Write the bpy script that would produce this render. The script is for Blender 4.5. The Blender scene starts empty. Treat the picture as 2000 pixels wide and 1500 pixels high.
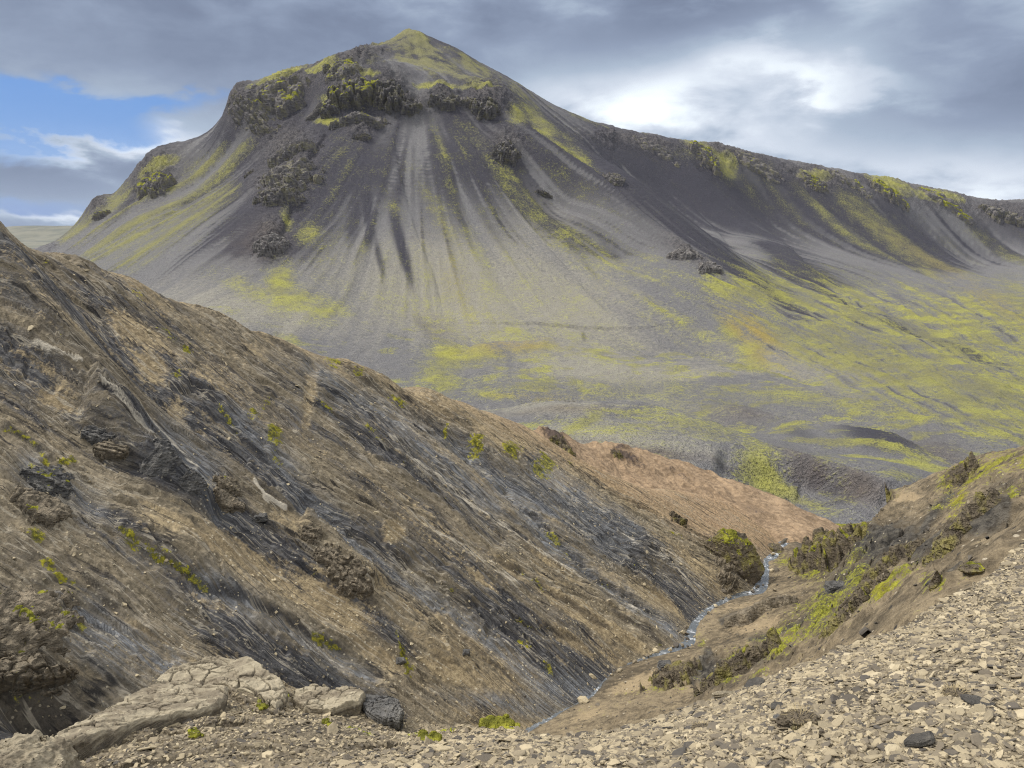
import bpy, bmesh, math, random, time
import numpy as np
T0 = time.time()
rng = np.random.default_rng(7)
random.seed(7)
SC = bpy.context.scene
COL = SC.collection

# ------------------------------------------------------------------ camera
F = 1540.0
PITCH = math.radians(11.2)
CP, SP = math.cos(PITCH), math.sin(PITCH)
def ray(px, py):
    X = (np.asarray(px, float) - 1000.0) / F
    Z = (750.0 - np.asarray(py, float)) / F
    y = CP + Z * SP
    z = -SP + Z * CP
    return X / y, z / y            # slopes for unit forward distance
def P(px, py, k):
    u, e = ray(px, py)
    return np.array([u * k, k, e * k])
def project(x, y, z):
    fw = y * CP - z * SP
    up = y * SP + z * CP
    fw = np.maximum(fw, 1e-3)
    return 1000.0 + F * x / fw, 750.0 - F * up / fw

cam_data = bpy.data.cameras.new('camera')
cam = bpy.data.objects.new('camera', cam_data)
COL.objects.link(cam)
cam.rotation_euler = (math.radians(90) - PITCH, 0, 0)
cam_data.sensor_width = 36.0
cam_data.lens = 36.0 * F / 2000.0
cam_data.clip_start = 0.05
cam_data.clip_end = 60000.0
SC.camera = cam

# ------------------------------------------------------------------ numpy noise
_perm = np.random.default_rng(11).permutation(4096).astype(np.int64)
_perm = np.concatenate([_perm, _perm])
_ang = np.random.default_rng(12).random(4096) * 2 * np.pi
_gx, _gy = np.cos(_ang), np.sin(_ang)
_g3 = np.random.default_rng(13).normal(size=(4096, 3))
_g3 /= np.linalg.norm(_g3, axis=1)[:, None]
def perlin2(x, y, seed=0):
    x = np.asarray(x, float) + seed * 37.17
    y = np.asarray(y, float) + seed * 91.73
    xi = np.floor(x).astype(np.int64); yi = np.floor(y).astype(np.int64)
    xf = x - xi; yf = y - yi
    xi &= 4095; yi &= 4095
    x1 = (xi + 1) & 4095; y1 = (yi + 1) & 4095
    def g(a, b, dx, dy):
        h = _perm[_perm[a] + b]
        return _gx[h] * dx + _gy[h] * dy
    u = xf * xf * xf * (xf * (xf * 6 - 15) + 10)
    v = yf * yf * yf * (yf * (yf * 6 - 15) + 10)
    n00 = g(xi, yi, xf, yf); n10 = g(x1, yi, xf - 1, yf)
    n01 = g(xi, y1, xf, yf - 1); n11 = g(x1, y1, xf - 1, yf - 1)
    a = n00 + u * (n10 - n00); b = n01 + u * (n11 - n01)
    return (a + v * (b - a)) * 1.5
def fbm2(x, y, oct=4, seed=0, gain=0.5, lac=2.03):
    s = 0; a = 1.0; t = 0
    for i in range(oct):
        s = s + a * perlin2(x, y, seed + i * 3); t += a
        x = np.asarray(x) * lac; y = np.asarray(y) * lac; a *= gain
    return s / t
def ridged2(x, y, oct=4, seed=0, gain=0.5, lac=2.03):
    s = 0; a = 1.0; t = 0
    for i in range(oct):
        s = s + a * (1 - 2 * np.abs(perlin2(x, y, seed + i * 3))); t += a
        x = np.asarray(x) * lac; y = np.asarray(y) * lac; a *= gain
    return s / t
def perlin3(p, seed=0):
    p = np.asarray(p, float) + np.array([seed * 17.3, seed * 5.7, seed * 29.1])
    i = np.floor(p).astype(np.int64); f = p - i; i &= 4095
    j = (i + 1) & 4095
    w = f * f * f * (f * (f * 6 - 15) + 10)
    out = 0
    for a in (0, 1):
        for b in (0, 1):
            for c in (0, 1):
                h = _perm[_perm[_perm[(j if a else i)[..., 0]] + (j if b else i)[..., 1]] + (j if c else i)[..., 2]]
                d = f - np.array([a, b, c])
                dot = (_g3[h] * d).sum(-1)
                wt = (w[..., 0] if a else 1 - w[..., 0]) * (w[..., 1] if b else 1 - w[..., 1]) * (w[..., 2] if c else 1 - w[..., 2])
                out = out + dot * wt
    return out * 1.5
def fbm3(p, oct=4, seed=0, gain=0.5):
    s = 0; a = 1.0; t = 0
    for i in range(oct):
        s = s + a * perlin3(p, seed + i * 3); t += a; p = p * 2.03; a *= gain
    return s / t
def ridged3(p, oct=4, seed=0, gain=0.5):
    s = 0; a = 1.0; t = 0
    for i in range(oct):
        s = s + a * (1 - 2 * np.abs(perlin3(p, seed + i * 3))); t += a; p = p * 2.03; a *= gain
    return s / t
def sstep(a, b, x):
    t = np.clip((x - a) / (b - a), 0, 1)
    return t * t * (3 - 2 * t)
def blur(a, si, sj):
    n, m = a.shape
    fi = np.fft.fftfreq(n)[:, None]; fj = np.fft.rfftfreq(m)[None, :]
    k = np.exp(-2 * np.pi ** 2 * ((fi * si) ** 2 + (fj * sj) ** 2))
    return np.fft.irfft2(np.fft.rfft2(a) * k, s=a.shape)
def unitn(a):
    return (a - a.mean()) / (a.std() + 1e-9)
def voronoi2(x, y, seed=0):
    """distance to the nearest cell edge (approx f2-f1) and a cell id value"""
    x = np.asarray(x, float) + seed * 13.7; y = np.asarray(y, float) + seed * 7.9
    xi = np.floor(x).astype(np.int64); yi = np.floor(y).astype(np.int64)
    f1 = np.full(x.shape, 9.0); f2 = np.full(x.shape, 9.0); cid = np.zeros(x.shape)
    for dx in (-1, 0, 1):
        for dy in (-1, 0, 1):
            a = (xi + dx) & 4095; b = (yi + dy) & 4095
            h = _perm[_perm[a] + b]; h2 = _perm[h + 77]
            cx = xi + dx + h / 4096.0; cy = yi + dy + h2 / 4096.0
            d = np.hypot(cx - x, cy - y)
            nearer = d < f1
            f2 = np.where(nearer, f1, np.minimum(f2, d))
            cid = np.where(nearer, h / 4096.0, cid)
            f1 = np.where(nearer, d, f1)
    return f2 - f1, cid

# ------------------------------------------------------------------ thin plate splines
class TPS:
    def __init__(self, pts, vals, reg=1e-6):
        pts = np.asarray(pts, float); vals = np.asarray(vals, float)
        n = len(pts)
        self.c = pts
        K = self._k(np.linalg.norm(pts[:, None] - pts[None], axis=-1)) + reg * np.eye(n)
        Pm = np.c_[np.ones(n), pts]
        A = np.block([[K, Pm], [Pm.T, np.zeros((3, 3))]])
        self.w = np.linalg.solve(A, np.r_[vals, np.zeros(3)])
    @staticmethod
    def _k(r):
        return r * r * np.log(r + 1e-9)
    def __call__(self, u, q):
        sh = u.shape; u = u.ravel(); q = q.ravel()
        out = self.w[-3] + self.w[-2] * u + self.w[-1] * q
        for i in range(len(self.c)):
            d2 = (u - self.c[i, 0]) ** 2 + (q - self.c[i, 1]) ** 2 + 1e-16
            out += self.w[i] * 0.5 * d2 * np.log(d2)
        return out.reshape(sh)

# ------------------------------------------------------------------ mesh builders
def tag(o, label=None, cat=None, group=None, kind=None):
    if label: o['label'] = label
    if cat: o['category'] = cat
    if group: o['group'] = group
    if kind: o['kind'] = kind
    return o
def link(name, me, mat=None, parent=None):
    o = bpy.data.objects.new(name, me)
    COL.objects.link(o)
    if mat: me.materials.append(mat)
    if parent: o.parent = parent
    return o
def mesh_np(name, verts, faces, attrs=None, smooth=True):
    """faces: (n,3) or (n,4) int array, or list of such arrays"""
    me = bpy.data.meshes.new(name)
    verts = np.ascontiguousarray(verts, dtype=np.float32).reshape(-1, 3)
    if not isinstance(faces, list): faces = [faces]
    faces = [np.asarray(f, dtype=np.int32) for f in faces if len(f)]
    nl = sum(f.size for f in faces); nf = sum(len(f) for f in faces)
    me.vertices.add(len(verts)); me.vertices.foreach_set('co', verts.ravel())
    me.loops.add(nl); me.polygons.add(nf)
    me.loops.foreach_set('vertex_index', np.concatenate([f.ravel() for f in faces]))
    starts = []; s = 0
    for f in faces:
        starts.append(s + np.arange(len(f)) * f.shape[1]); s += f.size
    me.polygons.foreach_set('loop_start', np.concatenate(starts).astype(np.int32))
    me.polygons.foreach_set('use_smooth', np.full(nf, smooth))
    for k, a in (attrs or {}).items():
        a = np.asarray(a, dtype=np.float32)
        if a.ndim >= 2 and a.shape[-1] == 3 and a.size == len(verts) * 3:
            at = me.attributes.new(k, 'FLOAT_VECTOR', 'POINT'); at.data.foreach_set('vector', a.ravel())
        else:
            at = me.attributes.new(k, 'FLOAT', 'POINT'); at.data.foreach_set('value', a.ravel())
    me.update(calc_edges=True)
    return me
def grid_faces(n, m):
    i = np.arange(n - 1)[:, None]; j = np.arange(m - 1)[None]
    a = i * m + j
    return np.stack([a, a + m, a + m + 1, a + 1], -1).reshape(-1, 4)
def grid_faces_up(n, m):
    return grid_faces(n, m)[:, ::-1]
def grid_normals(Pg):
    a = np.gradient(Pg, axis=0); b = np.gradient(Pg, axis=1)
    nn = np.cross(a, b); nn /= np.linalg.norm(nn, axis=-1)[..., None] + 1e-12
    nn *= np.where(nn[..., 2:3] < 0, -1, 1)
    return nn
class Surf:
    """keeps a terrain grid so that things can be set down on it"""
    def __init__(self, Pg):
        self.P = Pg; self.N = grid_normals(Pg)
        self.px, self.py = project(Pg[..., 0], Pg[..., 1], Pg[..., 2])
    def at(self, px, py):
        d = (self.px - px) ** 2 + (self.py - py) ** 2
        near = np.where(d < d.min() + 60)
        k = np.argmin(np.linalg.norm(self.P[near], axis=-1) + 0.02 * np.sqrt(d[near]))
        idx = (near[0][k], near[1][k])
        return self.P[idx].copy(), self.N[idx].copy()

def blob(px, py, cx, cy, rx, ry, rot=0.0):
    c, s = math.cos(math.radians(rot)), math.sin(math.radians(rot))
    dx, dy = px - cx, py - cy
    a = (dx * c + dy * s) / rx; b = (-dx * s + dy * c) / ry
    return np.exp(-(a * a + b * b))
def blobs(px, py, lst):
    s = np.zeros(px.shape)
    for it in lst:
        w = it[5] if len(it) > 5 else 1.0
        rot = it[4] if len(it) > 4 else 0
        s = np.maximum(s, w * blob(px, py, it[0], it[1], it[2], it[3], rot))
    return s
def linedist(px, py, pl):
    """distance to a polyline, signed side, and position along it (0..1)"""
    best = np.full(px.shape, 1e9); along = np.zeros(px.shape); side = np.zeros(px.shape)
    n = len(pl) - 1
    for i in range(n):
        x0, y0 = pl[i]; x1, y1 = pl[i + 1]
        vx, vy = x1 - x0, y1 - y0
        L2 = vx * vx + vy * vy
        t = np.clip(((px - x0) * vx + (py - y0) * vy) / L2, 0, 1)
        dx, dy = px - x0 - t * vx, py - y0 - t * vy
        d = np.hypot(dx, dy)
        nb = d < best
        best = np.where(nb, d, best); along = np.where(nb, (i + t) / n, along)
        side = np.where(nb, np.sign(vx * dy - vy * dx), side)
    return best, side, along
def poly_mask(px, py, pl, soft):
    """1 inside polygon, soft edge in px"""
    inside = np.zeros(px.shape, bool)
    n = len(pl)
    for i in range(n):
        x0, y0 = pl[i]; x1, y1 = pl[(i + 1) % n]
        if y0 == y1: continue
        c = ((y0 > py) != (y1 > py)) & (px < (x1 - x0) * (py - y0) / (y1 - y0) + x0)
        inside ^= c
    d, _, _ = linedist(px, py, list(pl) + [pl[0]])
    sd = np.where(inside, d, -d)
    return sstep(-soft, soft, sd)

# ------------------------------------------------------------------ node helpers
class NT:
    def __init__(self, tree):
        self.t = tree; self.n = tree.nodes; self.l = tree.links
    def new(self, typ, **kw):
        nd = self.n.new(typ)
        for k, v in kw.items(): setattr(nd, k, v)
        return nd
    def put(self, sock, v):
        if isinstance(v, bpy.types.NodeSocket): self.l.new(v, sock)
        elif isinstance(v, (tuple, list)) and len(v) == 3 and sock.type == 'RGBA': sock.default_value = (*v, 1)
        else: sock.default_value = v
    def math(self, op, a, b=0.0, c=None, clamp=False):
        nd = self.new('ShaderNodeMath', operation=op, use_clamp=clamp)
        self.put(nd.inputs[0], a); self.put(nd.inputs[1], b)
        if c is not None: self.put(nd.inputs[2], c)
        return nd.outputs[0]
    def add(self, *a):
        r = a[0]
        for x in a[1:]: r = self.math('ADD', r, x)
        return r
    def mul(self, *a):
        r = a[0]
        for x in a[1:]: r = self.math('MULTIPLY', r, x)
        return r
    def step(self, x, lo, hi):
        nd = self.new('ShaderNodeMapRange', interpolation_type='SMOOTHSTEP')
        self.put(nd.inputs['Value'], x); nd.inputs['From Min'].default_value = lo; nd.inputs['From Max'].default_value = hi
        return nd.outputs[0]
    def mix(self, fac, a, b, mode='MIX'):
        nd = self.new('ShaderNodeMix', data_type='RGBA', blend_type=mode)
        self.put(nd.inputs[0], fac); self.put(nd.inputs[6], a); self.put(nd.inputs[7], b)
        return nd.outputs[2]
    def attr(self, name):
        nd = self.new('ShaderNodeAttribute', attribute_name=name)
        return nd
    def f(self, name): return self.attr(name).outputs['Fac']
    def v(self, name): return self.attr(name).outputs['Vector']
    def noise(self, vec, scale, detail=3, rough=0.55, dist=0.0):
        nd = self.new('ShaderNodeTexNoise')
        if vec is not None: self.put(nd.inputs['Vector'], vec)
        nd.inputs['Scale'].default_value = scale; nd.inputs['Detail'].default_value = detail
        nd.inputs['Roughness'].default_value = rough; nd.inputs['Distortion'].default_value = dist
        return nd.outputs[0]
    def vscale(self, vec, s):
        nd = self.new('ShaderNodeVectorMath', operation='MULTIPLY')
        self.put(nd.inputs[0], vec); nd.inputs[1].default_value = s
        return nd.outputs[0]
    def vor(self, vec, scale, feature='F1', rand=1.0, out=0):
        nd = self.new('ShaderNodeTexVoronoi', feature=feature)
        self.put(nd.inputs['Vector'], vec); nd.inputs['Scale'].default_value = scale; nd.inputs['Randomness'].default_value = rand
        return nd.outputs[out]
    def coord(self, which='Object'):
        return self.new('ShaderNodeTexCoord').outputs[which]
def material(name):
    m = bpy.data.materials.new(name); m.use_nodes = True
    nt = NT(m.node_tree)
    b = m.node_tree.nodes['Principled BSDF']
    b.inputs['Roughness'].default_value = 0.9
    b.inputs['Specular IOR Level'].default_value = 0.25
    return m, nt, b
def bump(nt, b, height, strength, dist):
    bp = nt.new('ShaderNodeBump')
    bp.inputs['Strength'].default_value = strength; bp.inputs['Distance'].default_value = dist
    nt.put(bp.inputs['Height'], height)
    nt.l.new(bp.outputs[0], b.inputs['Normal'])
    return bp

# palette (linear albedo)
GREY = (0.200, 0.196, 0.205)
DARK = (0.052, 0.052, 0.058)
BLUEGREY = (0.17, 0.18, 0.195)
PALE = (0.46, 0.42, 0.35)
TAN = (0.27, 0.215, 0.135)
SAND = (0.30, 0.245, 0.16)
ORANGE = (0.36, 0.235, 0.13)
BROWN = (0.12, 0.085, 0.062)
MOSS = (0.23, 0.25, 0.020)
MOSSD = (0.075, 0.085, 0.018)
OCHRE = (0.30, 0.235, 0.045)

# far terrain: grey scree with moss
def far_material():
    m, nt, b = material('scree_and_moss')
    co = nt.coord('Object')
    st = nt.f('streak')
    n1 = nt.noise(co, 0.05, 5, 0.65); n2 = nt.noise(co, 0.45, 4, 0.7); n3 = nt.noise(co, 1.6, 3, 0.7)
    base = nt.mix(nt.step(nt.add(nt.f('tanm'), nt.mul(nt.add(n2, -0.5), 0.7)), 0.1, 0.8), GREY, (0.345, 0.325, 0.280))
    base = nt.mix(nt.step(nt.add(nt.f('dark'), nt.mul(nt.add(n2, -0.5), 0.5)), 0.25, 0.75), base, (0.060, 0.058, 0.077))
    base = nt.mix(nt.f('rock'), base, nt.mix(nt.step(n2, 0.35, 0.65), (0.060, 0.056, 0.066), (0.16, 0.148, 0.148)))
    base = nt.mix(nt.f('red'), base, nt.mix(nt.step(n2, 0.3, 0.7), (0.10, 0.078, 0.066), (0.165, 0.125, 0.095)))
    # moss with a broken edge
    mf = nt.step(nt.add(nt.f('moss'), nt.mul(nt.add(n1, -0.5), 0.6), nt.mul(nt.add(n2, -0.5), 1.0), nt.mul(nt.add(n3, -0.5), 1.3)), 0.22, 0.66)
    mcol = nt.mix(nt.step(n1, 0.40, 0.62), (0.27, 0.26, 0.11), (0.40, 0.39, 0.085))
    mcol = nt.mix(nt.f('ochre'), mcol, (0.37, 0.28, 0.085))
    mcol = nt.mix(nt.f('olive'), mcol, (0.215, 0.205, 0.115))
    mf2 = nt.mul(mf, nt.add(0.55, nt.mul(nt.f('moss'), 0.45)))
    base = nt.mix(mf2, base, mcol)
    val = nt.add(0.10, nt.mul(n2, 0.75), nt.mul(n3, 1.10))
    hsv = nt.new('ShaderNodeHueSaturation'); nt.put(hsv.inputs['Color'], base); nt.put(hsv.inputs['Value'], val)
    nt.l.new(hsv.outputs[0], b.inputs['Base Color'])
    bump(nt, b, nt.add(n2, nt.mul(n3, 0.9)), 1.0, 2.4)
    return m
M_FAR = far_material()

# ------------------------------------------------------------------ mountain and valley
def tps_from(ctrl, ridge=(), back=0.13, drop=0.06, extra=()):
    pts, vals = [], []
    for px, py, k in ctrl:
        u, e = ray(px, py); pts.append((float(u), math.log(k))); vals.append(float(e))
    for px, py, k in ridge:
        u, e = ray(px, py); pts.append((float(u), math.log(k))); vals.append(float(e))
        pts.append((float(u), math.log(k * (1 + back)))); vals.append(float(e) - drop)
    for u, k, z in extra:
        pts.append((u, math.log(k))); vals.append(z / k)
    return TPS(pts, vals)

def build_mountain():
    ridge = [(40, 500, 930), (120, 466, 900), (180, 408, 930), (225, 380, 925), (262, 347, 920), (285, 312, 915), (350, 285, 905), (430, 243, 900),
             (465, 176, 890), (520, 158, 905), (575, 143, 915), (630, 126, 930), (700, 99, 965), (760, 94, 1010), (800, 69, 1050), (835, 82, 1065),
             (870, 99, 1080), (930, 127, 1095), (1000, 160, 1110), (1100, 210, 1130), (1200, 246, 1150), (1300, 268, 1160), (1400, 285, 1210),
             (1500, 306, 1270), (1600, 326, 1330), (1700, 346, 1400), (1800, 364, 1450), (1900, 386, 1510), (1935, 394, 1530), (2000, 392, 1560), (2200, 400, 1650), (2400, 420, 1750)]
    c = [ # main face, cliff top and foot
         (640, 160, 850), (690, 145, 845), (740, 150, 842), (830, 172, 846), (900, 182, 852), (980, 186, 862),
         (640, 212, 822), (700, 216, 815), (760, 218, 812), (840, 226, 815), (960, 226, 828),
         (900, 150, 930), (800, 120, 960), (720, 118, 940), (1000, 190, 960), (1080, 225, 1010),
         (600, 215, 850), (560, 240, 850), (520, 300, 815), (430, 300, 850),
         (500, 400, 665), (600, 400, 665), (700, 400, 670), (800, 400, 676), (900, 400, 690), (1000, 400, 705), (1100, 400, 730),
         (620, 300, 742), (700, 300, 740), (800, 300, 742), (900, 300, 755), (1000, 300, 775),
         (400, 520, 560), (520, 520, 555), (600, 500, 575), (700, 500, 585), (800, 500, 600), (900, 500, 610), (1000, 500, 620), (1100, 500, 630), (1220, 500, 645),
         (600, 600, 485), (700, 620, 490), (800, 600, 535), (900, 600, 545), (1000, 600, 545), (1100, 600, 550), (1200, 600, 545), (1300, 600, 540),
         (500, 620, 450), (850, 680, 450), (950, 680, 455), (1080, 672, 470), (1200, 684, 480), (1300, 690, 478), (1400, 690, 470),
         # rib on the right and the bowl behind
         (1040, 250, 815), (1100, 290, 785), (1170, 335, 750), (1250, 410, 700), (1340, 485, 645), (1400, 530, 600), (1450, 570, 570), (1530, 620, 520), (1600, 660, 480),
         (1150, 270, 1010), (1230, 320, 1030), (1300, 330, 1080), (1250, 380, 960), (1300, 400, 985), (1400, 370, 1090), (1400, 480, 850), (1350, 450, 880),
         (1500, 400, 1140), (1500, 540, 705), (1480, 470, 920), (1600, 440, 1130), (1600, 590, 605), (1600, 520, 830),
         (1710, 490, 1090), (1700, 560, 830), (1887, 503, 1240), (1800, 430, 1290), (1950, 470, 1370), (1990, 560, 950), (1850, 580, 800),
         # left flank
         (300, 440, 745), (200, 440, 800), (200, 480, 750), (300, 500, 640), (400, 400, 740), (300, 560, 560), (350, 350, 860), (250, 420, 800), (420, 590, 470),
         # valley floor
         (1000, 700, 420), (1000, 750, 350), (880, 740, 370), (1100, 830, 268), (1250, 760, 345), (1400, 740, 380), (1200, 720, 400), (1500, 730, 400),
         (1550, 745, 385), (1600, 700, 430), (1700, 700, 420), (1800, 750, 335), (1950, 800, 275), (2000, 700, 400), (2000, 600, 620), (1800, 640, 540), (1800, 600, 640),
         (1400, 800, 290), (1600, 800, 280), (1500, 835, 255), (1700, 830, 250), (1720, 870, 205), (1830, 860, 228), (1830, 905, 195), (1950, 860, 225), (1650, 880, 200),
         # low mound in the middle distance
         (1000, 800, 215), (1120, 800, 206), (1240, 799, 195), (1370, 832, 172), (1500, 880, 152), (1620, 912, 141), (1750, 943, 131),
         (1100, 860, 150), (1250, 870, 142), (1350, 890, 138), (1450, 905, 140), (1470, 960, 133), (1550, 975, 134), (1620, 975, 130), (1580, 930, 139),
         (900, 830, 175), (800, 830, 170), (1200, 950, 110), (1400, 1020, 106)]
    extra = [(-0.85, 900, -70), (-0.85, 500, -75), (-0.85, 200, -60), (-0.62, 560, -70), (-0.4, 250, -75), (-0.2, 250, -72), (-0.1, 330, -72), (0.85, 300, -68), (0.9, 700, -70),
             (0.75, 180, -60), (0.6, 130, -52), (0.3, 100, -42), (0.0, 110, -48), (-0.3, 130, -62), (-0.8, 1400, -75), (-0.7, 2200, -78), (0, 2400, -60), (0.5, 2600, -60), (0.95, 2300, -40), (-0.3, 1700, -60), (0.05, 1700, 0)]
    f = tps_from(c, ridge, back=0.12, drop=0.05, extra=extra)
    nu = 1250
    u = np.linspace(-0.84, 0.86, nu)
    q0 = np.array([75, 100, 150, 300, 430, 520, 880, 960, 1250, 1600, 2600.0])
    wts = np.array([40, 110, 170, 110, 90, 400, 70, 110, 80, 40])
    y = np.concatenate([np.geomspace(q0[i], q0[i + 1], wts[i], endpoint=False) for i in range(len(wts))] + [[2600.0]])
    nv = len(y)
    U, Y = np.meshgrid(u, y, indexing='ij')
    Q = np.log(Y)
    # evaluate on a third of the rows/cols and upsample would blur crests: evaluate in full
    Zb = f(U, Q) * Y
    X = U * Y
    # world gradient
    qv = np.log(y)
    zu = np.gradient(Zb, u, axis=0); zq = np.gradient(Zb, qv, axis=1)
    zx = zu / Y; zy = zq / Y - U * zx
    slope = np.hypot(blur(zx, 3, 3), blur(zy, 3, 3)) + 1e-6
    zx = blur(zx, 12, 12); zy = blur(zy, 12, 12)
    # scree on the main face fans out from the foot of the summit cliff
    px, py = project(X, Y, Zb)
    fan = blur(poly_mask(px, py, [(400, 250), (640, 170), (1000, 200), (1180, 335), (1380, 510), (1560, 650), (1600, 720), (900, 740), (380, 660), (160, 520)], 40) * (Y < 880), 8, 8)
    rx, ry = -105.0 - X, 905.0 - Y
    rl = np.hypot(rx, ry) + 1e-6; gm = np.hypot(zx, zy) + 1e-6
    zx = zx / gm * (1 - fan) + rx / rl * fan; zy = zy / gm * (1 - fan) + ry / rl * fan
    gm = np.hypot(zx, zy) + 1e-6
    # line integral of noise along the fall line -> streaks and rills
    nz = [unitn(blur(rng.normal(size=U.shape), s, s)) for s in (1.0, 4.0, 13.0)]
    acc = [np.zeros(U.shape) for _ in nz]; wsum = [0.0] * 3
    idx = np.arange(nv)
    for dirn in (1, -1):
        pu = U.copy(); pq = Q.copy()
        nst = 84 if dirn == 1 else 40
        for sidx in range(nst):
            iu = np.clip(((pu - u[0]) / (u[1] - u[0])).round().astype(np.int32), 0, nu - 1)
            jq = np.clip(np.interp(pq, qv, idx).round().astype(np.int32), 0, nv - 1)
            for k in range(3):
                lim = (34, 60, 84)[k] * (1 if dirn == 1 else 0.5)
                if sidx < lim:
                    w = 1 - sidx / lim
                    acc[k] += nz[k][iu, jq] * w; wsum[k] += w
            gx = zx[iu, jq] / gm[iu, jq] * dirn; gy = zy[iu, jq] / gm[iu, jq] * dirn
            h = 0.0065
            pu = pu + h * (gx - pu * gy); pq = pq + h * gy
    S = [unitn(blur(a, 1.3, 1.3)) for a in acc]
    st = S[0] * 0.35 + S[1] * 0.6 + S[2] * 0.6
    st = st / st.std()
    px, py = project(X, Y, Zb)
    # streaks of the long apron on the right sweep down towards the viewer
    ap = poly_mask(px, py, [(1330, 500), (1500, 520), (1700, 545), (2200, 590), (2200, 1000), (1900, 870), (1650, 770), (1450, 690)], 60)
    ax_, ay_ = px + .5 * py, py - .50 * px
    ap_s = unitn(fbm2(ay_ / 10 + .6 * fbm2(ax_ / 120, ay_ / 40, 2, 17), ax_ / 190, 4, 16, .6))
    st = st * (1 - ap) + 1.1 * ap_s * ap; S[1] = S[1] * (1 - ap) + ap_s * ap
    talus = sstep(0.15, 0.42, slope)
    sc = Y / 700.0
    wx, wy = X / 60.0, Y / 60.0
    n_a = fbm2(X / 30.0, Y / 30.0, 3, 19)
    # crags: where the photograph shows bare cliffs
    crag = blobs(px, py, [(690, 180, 60, 40), (760, 185, 45, 48), (800, 205, 50, 26), (860, 195, 40, 28), (950, 200, 48, 34), (990, 290, 40, 30, 30),
                          (465, 205, 40, 50, -50), (560, 175, 75, 34, -20), (650, 140, 50, 22, -20), (300, 345, 60, 38, -35), (190, 412, 30, 14, -45),
                          (560, 300, 60, 55, -30), (540, 365, 55, 40), (700, 255, 30, 22), (1350, 500, 70, 18, 30), (1420, 300, 90, 26, 12), (1600, 345, 90, 22, 12),
                          (1740, 366, 70, 24, 12), (1850, 392, 80, 22, 12), (1960, 415, 90, 26, 5), (1250, 275, 90, 16, 10), (530, 470, 35, 40), (700, 120, 60, 14, -14)])
    crag = crag * (Y > 420)
    cr = ridged2(X / 16.0, (Y + Zb * 1.3) / 34.0, 5, 3, 0.6)
    cr2 = ridged2(X / 7.0 + 3, (Zb) / 5.0, 3, 9)
    Z = Zb + np.maximum(talus, .8 * ap) * (S[2] * 1.1 + S[1] * 0.6 + S[0] * 0.38) * np.clip(sc, 0.15, 1.6)
    Z += (fbm2(wx, wy, 5, 1) * 3.2) * np.clip(sc, 0.25, 2) * (0.35 + 0.65 * (1 - talus))
    Z += crag * np.where(px > 1200, .45, .8) * (cr * 9.0 + cr2 * 2.6 + 3.0) * np.clip(sc, .5, 1.6)
    Z += 3.0 * np.exp(-np.abs(px - 800) / 20.0) * sstep(120, 70, py) * (Y > 950) - 3.0 * blob(px, py, 845, 88, 30, 20) * (Y > 950)
    # the rib that closes the main face: a sharp edge with the bowl behind it, and ribs running down the bowl wall
    for pl, am, wd in (([(985, 215), (1045, 250), (1105, 290), (1170, 335), (1250, 405), (1340, 480), (1400, 525), (1460, 572), (1540, 622), (1620, 668)], 9.0, 46), ([(1330, 300), (1400, 365), (1480, 430), (1570, 510), (1680, 590), (1800, 650)], 4.5, 34),
                       ([(1520, 320), (1600, 390), (1690, 460), (1790, 530), (1900, 580)], 4.0, 30), ([(1680, 352), (1760, 420), (1840, 480), (1930, 540)], 3.5, 28), ([(1220, 260), (1290, 330), (1370, 420), (1450, 500)], 3.0, 30),
                       ([(640, 250), (600, 330), (560, 420), (520, 520)], 3.5, 34), ([(520, 260), (440, 330), (330, 410), (220, 480)], 3.0, 26), ([(760, 240), (770, 330), (800, 430), (850, 560), (870, 640)], 1.6, 26), ([(900, 240), (960, 340), (1040, 450), (1130, 560), (1200, 640)], 1.8, 28)):
        d, side, al = linedist(px + 6 * S[2], py, pl)
        en = sstep(0, .12, al) * sstep(1, .8, al) * (Y > 430)
        Z += am * en * np.where(side < 0, -1.0, 0.25) * np.exp(-d / wd) * sstep(0, 5, d) * np.clip(sc, .5, 1.8)
    # bench and folded low ridges at the foot of the mountain
    for pl, am, wd, wn in (([(880, 694), (960, 680), (1080, 672), (1200, 684), (1320, 700), (1420, 722), (1500, 742), (1600, 752)], 7.0, 26, 40), ([(980, 800), (1120, 802), (1240, 799), (1370, 832), (1500, 880), (1620, 912), (1760, 945)], 6.0, 24, 18),
                           ([(1380, 790), (1470, 805), (1560, 832), (1700, 850), (1830, 885)], 5.0, 22, 26), ([(1000, 745), (1120, 735), (1240, 738), (1380, 756)], 1.6, 14, 30), ([(1100, 770), (1240, 765), (1400, 775)], 1.4, 12, 20), ([(1600, 770), (1740, 800), (1860, 835)], 2.2, 20, 26), ([(1180, 850), (1300, 850), (1420, 880)], 1.2, 14, 20)):
        d, side, al = linedist(px + 10 * n_a, py + 6 * n_a, pl)
        en = sstep(0, .15, al) * sstep(1, .85, al) * (Y < 520) * np.clip(Y / 300, .4, 1.2)
        Z += am * en * np.where(side < 0, -1.0 * np.exp(-d / wd) * sstep(0, 5, d), .45 * np.exp(-(d / wn) ** 2))
    d, side, al = linedist(px + 6 * n_a, py + 6 * n_a, [(1400, 868), (1450, 878), (1500, 896), (1580, 905), (1680, 932), (1760, 950)])
    Z -= 3.0 * sstep(0, .1, al) * sstep(1, .9, al) * (side > 0) * sstep(0, 30, d) * np.exp(-d / 60) * (Y < 260)
    # low relief in the valley: moss hummocks and shallow runnels
    val = 1 - talus
    Z += val * (fbm2(X / 9.0, Y / 9.0, 4, 21) * 0.8 + ridged2(X / 24.0 + fbm2(wx, wy, 2, 5), Y / 40.0, 3, 8) * 0.8) * np.clip(Y / 300, .4, 1.2)
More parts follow.
